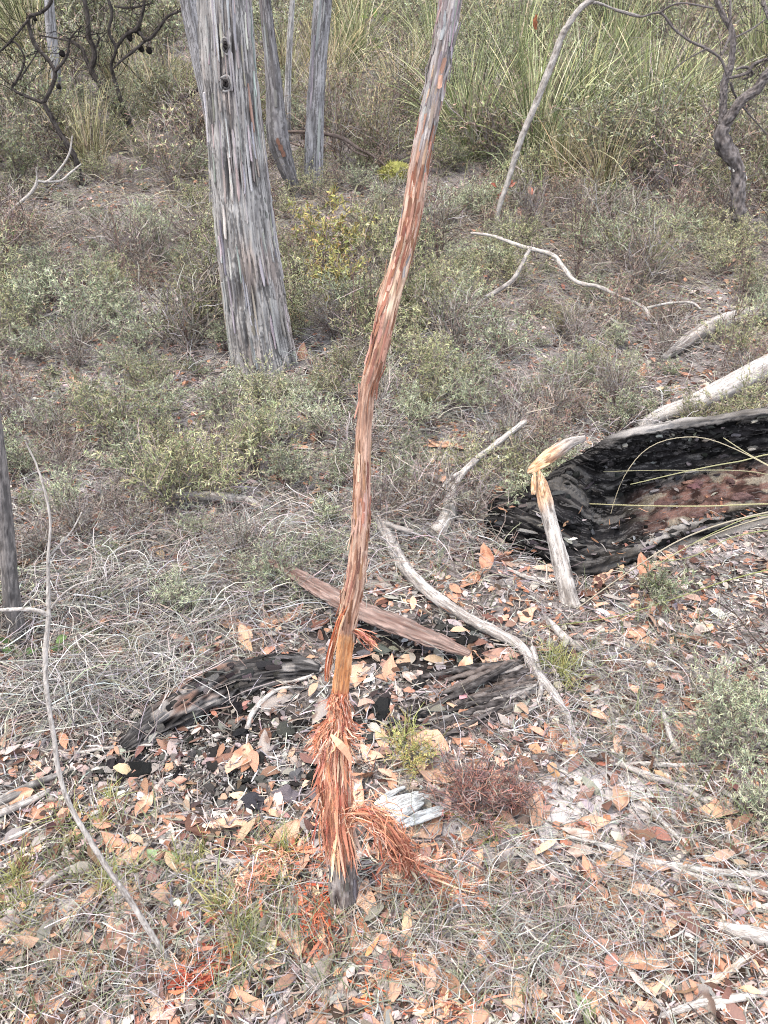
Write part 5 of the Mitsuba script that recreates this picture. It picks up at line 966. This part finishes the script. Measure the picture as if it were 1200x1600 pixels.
for q in range(2):
    g = f'drygrass_{"abc"[q]}_source'; m, c = blades_parts(r, 200, (.3, .7), .0034, [K(.45, .38, .24), K(.36, .33, .2), K(.5, .45, .33), K(.28, .29, .15)], .4); scene[g] = {'type': 'shapegroup', 'foliage': ply(m, 'litter_look', color=c)}; PROTO.setdefault('drygrass', []).append(g)
LOOKS = {'sage': ('heath_shrub', 'low grey-green heath shrub', 'shrub'), 'olive': ('olive_shrub', 'olive green heath shrub', 'shrub'), 'tall': ('tall_shrub', 'tall olive scrub bush', 'shrub'), 'twiggy': ('dead_shrub', 'leafless grey twiggy shrub', 'dead shrub'), 'talltwig': ('dead_shrub', 'tall half-dead brown twiggy bush', 'dead shrub'),
         'rust': ('rusty_shrub', 'rusty brown dying heath shrub', 'shrub'), 'yellow': ('yellow_shrub', 'yellow-green leafy shrub', 'shrub'), 'needle': ('needle_bush', 'dead reddish needle bush', 'dead shrub'), 'stalk': ('thin_stalk', 'thin dark stalk', 'plant'), 'low': ('ground_cover_plant', 'small low grey-green plant', 'plant'),
         'tussock': ('grass_tussock', 'big fountain-like green grass tussock', 'grass tussock'), 'drygrass': ('dry_grass_clump', 'straw-coloured dry grass clump', 'grass clump')}
plants = []; SPOTS = []
def plant(kind, p, s=1.0, label=None, q=None, yaw=None, sz=1.0):
    nm, lk, cat = LOOKS[kind]; k = numbered(nm); gs = PROTO[kind]; g = gs[r.integers(len(gs)) if q is None else q]
    m = T().translate([float(p[0]), float(p[1]), float(H(p[0], p[1]))]).rotate([0, 0, 1], float(r.uniform(0, 360))).rotate([1, 0, 0], float(r.normal(0, 5))).scale([s, s, s * sz])
    scene[k] = {'type': 'instance', 'to_world': m, 'g': {'type': 'ref', 'id': g}}
    if label: tag(k, label, cat)
    else: plants.append((k, np.asarray(p), lk, cat, kind))
    SPOTS.append((p[0], p[1], .2 * s)); return k
def pp(kind, px, py, s=1.0, label=None, **kw): return plant(kind, at(px, py), s, label, **kw)
# those one can pick out in the photograph
pp('needle', 735, 1268, 1.0, 'dead reddish brown needle bush on sand right of the white chunk'); pp('needle', 800, 1262, .7, 'smaller orange-red needle tuft on the right flank of the dead needle bush')
pp('yellow', 505, 425, 1.5, 'yellow-green leafy shrub right of the thick trunk, hip of the slope'); pp('yellow', 520, 470, 1.1, 'low yellow-green bush directly in front of the taller yellow shrub')
pp('yellow', 645, 1200, .32, 'tiny yellow-green sprig on ground between sapling and needle bush'); pp('sage', 905, 790, .62, 'grey-green sprig growing over the burnt log by the snapped branch'); pp('low', 1020, 935, 1.3, 'dense low green plant in front of the burnt log lip')
for q, (px, py, s) in enumerate([(1165, 1190, .62), (1120, 1120, .55), (1190, 1290, .5), (1100, 1180, .45), (1215, 1130, .6)]):
    pp('sage', px, py, s, ['tallest grey-green scrub at the right edge over pale sticks', 'grey-green shrub left of the tall right-edge scrub, further back', 'low green shrub at the right edge above the forked stick', 'small green shrub by the knobbly grey stick', 'green shrub mostly cut off by the right photo edge'][q])
for px, py, s, lb in [(372, 618, .5, 'small green scrub tuft in front of the thick trunk foot, left corner'), (405, 628, .55, 'green scrub tuft right in front of the thick trunk foot'), (446, 622, .5, 'green scrub tuft at the right corner of the thick trunk foot'), (470, 640, .6, 'bushy green scrub just downhill right of the thick trunk foot')]: pp('sage', px, py, s, lb)
for q in range(4): pp('sage', [420, 500, 345, 450][q], [700, 690, 660, 765][q], [.85, .8, .8, .7][q], ['grey-green shrub below the thick trunk foot', 'grey-green shrub between the thick trunk foot and the sapling', 'grey-green shrub left below the thick trunk, by a curved twig', 'grey-green shrub nearest the dead grass left of the sapling'][q])
for (px, py, s, lb) in [(830, 262, 1.15, 'green tussock right behind the pale leaning stem'), (735, 248, 1.1, 'green tussock between the sapling top and the pale leaning stem'), (905, 225, 1.1, 'wide green tussock in the middle of the tussock row'), (1010, 215, 1.1, 'green tussock left of the dark scorched tree'), (1075, 205, .9, 'tussock half behind the dark scorched tree'), (800, 150, 1.1, 'straw-tipped tussock uphill behind the pale leaning stem'), (960, 120, 1.1, 'tussock high on the slope behind the tussock row'), (1180, 130, 1.1, 'tussock behind the arm of the scorched tree'), (560, 110, 1.0, 'tussock uphill between the far gum and the sapling'), (680, 130, 1.0, 'tussock uphill behind the sapling top')]:
    pp('tussock', px, py, s, lb)
for (px, py) in [(545, 60), (620, 40), (520, 130), (760, 60), (880, 40), (1000, 60), (1100, 70)]: pp('drygrass', px, py, 1.5)
# the rest, by zones
KEEP = [(*sap_base[:2], .22), (*big_base[:2], .28)] + [(*at(a, b)[:2], c) for a, b, c in ((620, 960, .22), (560, 1060, .3), (700, 1020, .25), (330, 1090, .3), (760, 900, .3), (900, 880, .3), (1000, 850, .35), (1090, 830, .35), (1180, 830, .4), (1000, 740, .3), (1120, 710, .35), (1100, 640, .35), (1250, 800, .5), (880, 960, .25), (620, 880, .2), (800, 1010, .2), (240, 470, .25), (120, 620, .25), (890, 545, .3), (800, 520, .2), (700, 690, .2), (1180, 600, .3))]
for _a, _b, _n in ((128, 305, 3), (205, 245, 3), (462, 305, 3), (489, 290, 3), (1156, 395, 3), (775, 380, 2), (450, 240, 2), (870, 430, 2), (640, 300, 2), (1080, 560, 2)):
    _p = at(_a, _b)
    for _q in range(_n): KEEP.append((_p[0] * (1 - .075 * _q), _p[1] * (1 - .075 * _q), .30))
def free(p, rad): return all((p[0] - a) ** 2 + (p[1] - b) ** 2 > (c + rad * .5) ** 2 for a, b, c in KEEP)
def scatter(n, box, mixd, gap, s0, tries=40):
    x0, x1, y0, y1 = box; ks = list(mixd); w = np.array([mixd[k] for k in ks]); w = w / w.sum(); c = 0
    for _ in range(n * tries):
        if c >= n: break
        y = r.uniform(y0, y1); x = r.uniform(x0, x1) * (.35 + .55 * y)
        p = (x, y); s = r.uniform(*s0)
        if not free(p, .2 * s): continue
        if any((x - a) ** 2 + (y - b) ** 2 < gap ** 2 for a, b, _ in SPOTS): continue
        plant(ks[r.choice(len(ks), p=w)], p, s); c += 1
scatter(26, (-1, .15, 1.9, 2.6), {'low': 3, 'twiggy': 2, 'sage': 2, 'rust': .7}, .14, (.4, .7))
scatter(90, (-1, 1, 2.5, 4.3), {'sage': 4, 'low': 2, 'twiggy': 3, 'rust': 1.3, 'olive': 1.5}, .17, (.5, .95))
scatter(105, (-1, 1, 4.3, 6.6), {'sage': 3, 'olive': 4, 'twiggy': 2.4, 'rust': 1.2}, .22, (.75, 1.3))
scatter(130, (-1, 1, 6.4, 10.5), {'tall': 2.2, 'olive': 4, 'talltwig': 2, 'rust': .6, 'drygrass': .3, 'sage': 1.5}, .33, (.8, 1.2))
scatter(45, (-1, 1, 7.0, 10.5), {'olive': 3, 'drygrass': 2.5}, .2, (.9, 1.3))
scatter(120, (-1, 1, 10, 16), {'tall': 4, 'talltwig': 2, 'drygrass': 1.6, 'tussock': .8}, .55, (1.0, 1.6))
_K, KEEP = KEEP, KEEP[:2]
scatter(290, (-1, 1, 3.4, 9.5), {'low': 2.0, 'rust': .8, 'sage': 1.6, 'olive': 2.4, 'twiggy': 1.1}, .15, (.45, .85), 60)
scatter(34, (-1, 1, 2.8, 8.5), {'stalk': 1}, .12, (.6, 1.1), 60)
KEEP = _K
by = {}
for k, p, lk, cat, kind in plants: by.setdefault((lk, cat), []).append((k, p, lk))
for (lk, cat), v in by.items(): name_all(v, '', cat, lk.replace('bush', 'bushe') + 's of the slope')
for k in labels:
    if 'label' in labels[k]: labels[k]['label'] = ' '.join(labels[k]['label'].replace(' ,', ',').split())
# far scrub that reads as one mass
n = 0
for _ in range(900):
    y = r.uniform(15, 34); x = r.uniform(-1, 1) * (2 + .6 * y)
    k = f'hillside_scrub__{n:03d}'; n += 1
    if n > 170: break
    g = PROTO['tall'][r.integers(4)] if r.random() < .7 else PROTO['talltwig'][r.integers(3)]; s = r.uniform(1.4, 2.3)
    scene[k] = {'type': 'instance', 'to_world': T().translate([x, y, float(H(x, y))]).rotate([0, 0, 1], r.uniform(0, 360)).scale([s * 1.2, s * 1.2, s]), 'g': {'type': 'ref', 'id': g}}
tag('hillside_scrub', 'far olive scrub covering the slope', 'scrub', kind='stuff')
# bright moss cushion behind the sapling
p = at(618, 285); t = new('moss_cushion', 'bright yellow-green mossy cushion just left behind the sapling', 'moss')
R = 22 * depth(p) / FPX; s = trimesh.creation.icosphere(4, 1.0); v = np.array(s.vertices); v = v * (1 + .5 * (FB(v[:, 0] * 2.2, v[:, 1] * 2.2, v[:, 2] * 2.2, 3, 9)[:, None] - .5)) * [R * 1.1, R, R * .85] + p + [0, 0, R * .5]
add('core', (v, s.faces), 'litter_look', np.clip(lerp(K(.12, .13, .04), K(.42, .42, .15), FB(v[:, 0] * 40, v[:, 1] * 40, v[:, 2] * 40, 3, 4)), .01, .9), t)
n = 1600; d = unit(r.standard_normal((n, 3))); d[:, 2] = np.abs(d[:, 2]) * .9 - .1; P0 = p + [0, 0, R * .5] + d * [R * 1.1, R, R * .85] * .95; P = P0[:, None] + (d + .5 * r.standard_normal((n, 3)))[:, None] * np.array([0, .5, 1])[:, None] * R * .22
m = strips(P, np.tile([1, .8, .2], (n, 1)) * R * .035, r.standard_normal((n, 3))); tag(add('fronds', m[:2], 'litter_look', rep(pick([K(.45, .44, .16), K(.36, .38, .12), K(.55, .52, .22)], n, r, .2), m[2]), t), kind='stuff')
# broad-leaved sprig by the dark trunk, and a few leaves left on the pale stem
def sprig(name, label, rows, base, cols, r, size, parts='leaf'):
    t = new(name, label, 'plant'); C = base.copy()
    for q, (px, py, a) in enumerate(rows):
        p = at_plane(px, py, base); v, f, e, u = leaf_mesh(r, 1.0, .5, .5, .3); L = size * r.uniform(.8, 1.2); a = math.radians(a)
        X = np.array([math.cos(a), r.uniform(-.5, .1), math.sin(a)]); X /= np.linalg.norm(X); Z = np.array([r.uniform(-.3, .3), -.7, .7]); Y = unit(np.cross(Z, X)); Z = np.cross(X, Y)
        vv = p + L * (v[:, :1] * X + v[:, 1:2] * Y + v[:, 2:] * Z); c = cols[q % len(cols)]
        add('leaf', (vv, f), 'litter_look', np.clip(lerp(c, c * 1.35, e == 0) * r.uniform(.8, 1.2), .01, .9), t, smooth=True)
        st = cr([base, (base + p) / 2 + [0, 0, .01], p - L * .5 * X], 6); m = tubes(st[None], np.full((1, 6), .0012)); add('stem', m[:2], 'litter_look', rep([K(.2, .2, .12)], m[2]), t)
sprig('leafy_sprig', 'dark green broad-leaved sprig at the foot of the short dark trunk', [(12, 1015, 150), (8, 1000, 120), (28, 1022, 20), (46, 1018, 10), (95, 1000, 30), (106, 1010, -20), (90, 1012, 160), (118, 1016, -10), (20, 1008, 80)], at(40, 1022) + np.array([0, -.03, 0]), [K(.10, .17, .07), K(.14, .21, .09), K(.22, .26, .16)], r, .045)
sprig('leafy_sprig', 'pair of bright green leaves on scrub at the far left', [(18, 362, 160), (50, 340, 60), (4, 365, 20)], at(26, 372), [K(.16, .24, .10)], r, .10)
sprig('leafy_sprig', 'glossy green leaves hanging in scrub between the far gum and the sapling top', [(585, 20, 80), (602, 30, 100), (582, 62, 20), (570, 26, 170), (590, 75, 0)], at(575, 110), [K(.15, .22, .08), K(.22, .26, .10)], r, .10)
sprig('withered_sprig', 'withered reddish leaves near the base of the pale leaning stem', [(785, 298, 60), (778, 308, 100), (792, 308, 90), (800, 288, 30), (772, 290, 150), (812, 330, -60), (830, 297, -70), (795, 285, 20)], at(780, 345), [s2l(180, 120, 105), s2l(140, 85, 72), s2l(205, 165, 150)], r, .085)
_p = at_plane(838, 36, at(830, 262)); v, f, e, u = leaf_mesh(r, .12, .04, .3, .3); vv = _p + np.c_[v[:, 1], v[:, 2] - .0, v[:, 0]]
k = numbered('hanging_leaf'); scene[k] = ply((vv, f), 'litter_look', smooth=True, color=np.tile(s2l(140, 92, 70), (len(v), 1))); tag(k, 'single brown leaf hanging over the tussocks near the top edge', 'leaf')
# rushes arching in from the right
t = new('rush_clump', 'long pale arching rush blades reaching over the burnt log from the right edge', 'rushes'); b = at(1330, 900)
RB = [([(1270, 800, .10), (1210, 788, .16), (1100, 791, .16), (1000, 790, .13), (888, 786, .10)], 3.4, K(.46, .44, .26)), ([(1290, 800, .1), (1200, 742, .22), (1060, 735, .22), (935, 737, .2)], 2.2, K(.38, .37, .24)), ([(1300, 790, .1), (1230, 713, .24), (1150, 722, .22), (1080, 735, .2), (985, 757, .16)], 3.2, K(.42, .42, .25)),
      ([(1290, 800, .1), (1220, 740, .24), (1120, 690, .3), (1060, 684, .3), (1010, 702, .26), (975, 745, .18), (955, 800, .06), (945, 850, .02)], 2.2, K(.47, .43, .32)), ([(1290, 790, .1), (1230, 745, .22), (1170, 710, .28), (1130, 684, .32)], 3.4, K(.48, .46, .30)), ([(1300, 790, .1), (1230, 795, .16), (1140, 815, .16), (1060, 845, .13), (980, 895, .07), (900, 952, .02)], 3.8, K(.46, .42, .33)),
      ([(1300, 800, .1), (1240, 800, .16), (1150, 822, .15), (1060, 862, .10), (985, 915, .03)], 3, K(.45, .41, .30)), ([(1320, 860, .1), (1230, 883, .12), (1140, 906, .1), (1040, 940, .06), (950, 966, .03), (850, 979, .02)], 2.8, K(.31, .34, .15)), ([(1310, 860, .1), (1230, 830, .15), (1150, 838, .14), (1080, 870, .1), (1010, 880, .06)], 2.6, K(.30, .33, .16)), ([(1310, 830, .1), (1200, 805, .2), (1120, 830, .18), (1030, 880, .1)], 2.4, K(.36, .38, .2))]
for rows, w, c in RB:
    P = np.vstack([[b + r.normal(0, .03, 3) * [1, 1, 0]], [at(q[0], q[1], q[2]) for q in rows]]); P = cr(P, 40); rad = w * .5 * depth(P[20]) / FPX
    m = tubes(P[None], np.full((1, 40), rad) * np.linspace(1, .45, 40), 5); add('blade', m[:2], 'litter_look', rep(np.array([c * .8]), m[2]), t, smooth=True)
# dark wiry stems at the right edge
t = new('wiry_shrub', 'dark wiry bare stems leaning in at the right edge under the rushes', 'dead shrub'); b = at(1215, 1030)
for q, rows in enumerate([[(1240, 1060, 0), (1190, 1010, .08), (1150, 960, .14), (1110, 905, .2), (1085, 870, .24)], [(1240, 1060, 0), (1180, 980, .1), (1150, 920, .18), (1140, 880, .24)], [(1240, 1060, 0), (1200, 960, .12), (1190, 900, .2)], [(1150, 960, .14), (1110, 935, .18), (1075, 925, .2)], [(1165, 975, .12), (1120, 990, .12), (1085, 1000, .12)], [(1240, 1060, 0), (1180, 1040, .06), (1130, 1010, .1), (1090, 960, .14)]]):
    P = cr([at(*z) for z in rows], 24); m = tubes(P[None], np.full((1, 24), .0026) * np.linspace(1, .35, 24), 4); add('stem', m[:2], 'litter_look', rep(np.array([K(.07, .06, .055)]), m[2]), t, smooth=True)
# spiky reddish grass near the bottom
p = at(868, 1440); k = numbered('spiky_grass'); m, c = blades_parts(r, 70, (.06, .13), .0009, [s2l(175, 100, 82), s2l(150, 84, 70), s2l(195, 130, 105)], .7, 5, .4); scene[k] = ply((m[0] * [1, 1, .7] + p, m[1]), 'litter_look', color=c); tag(k, 'spiky reddish dead grass tuft beside the black-brown stick', 'grass tuft')
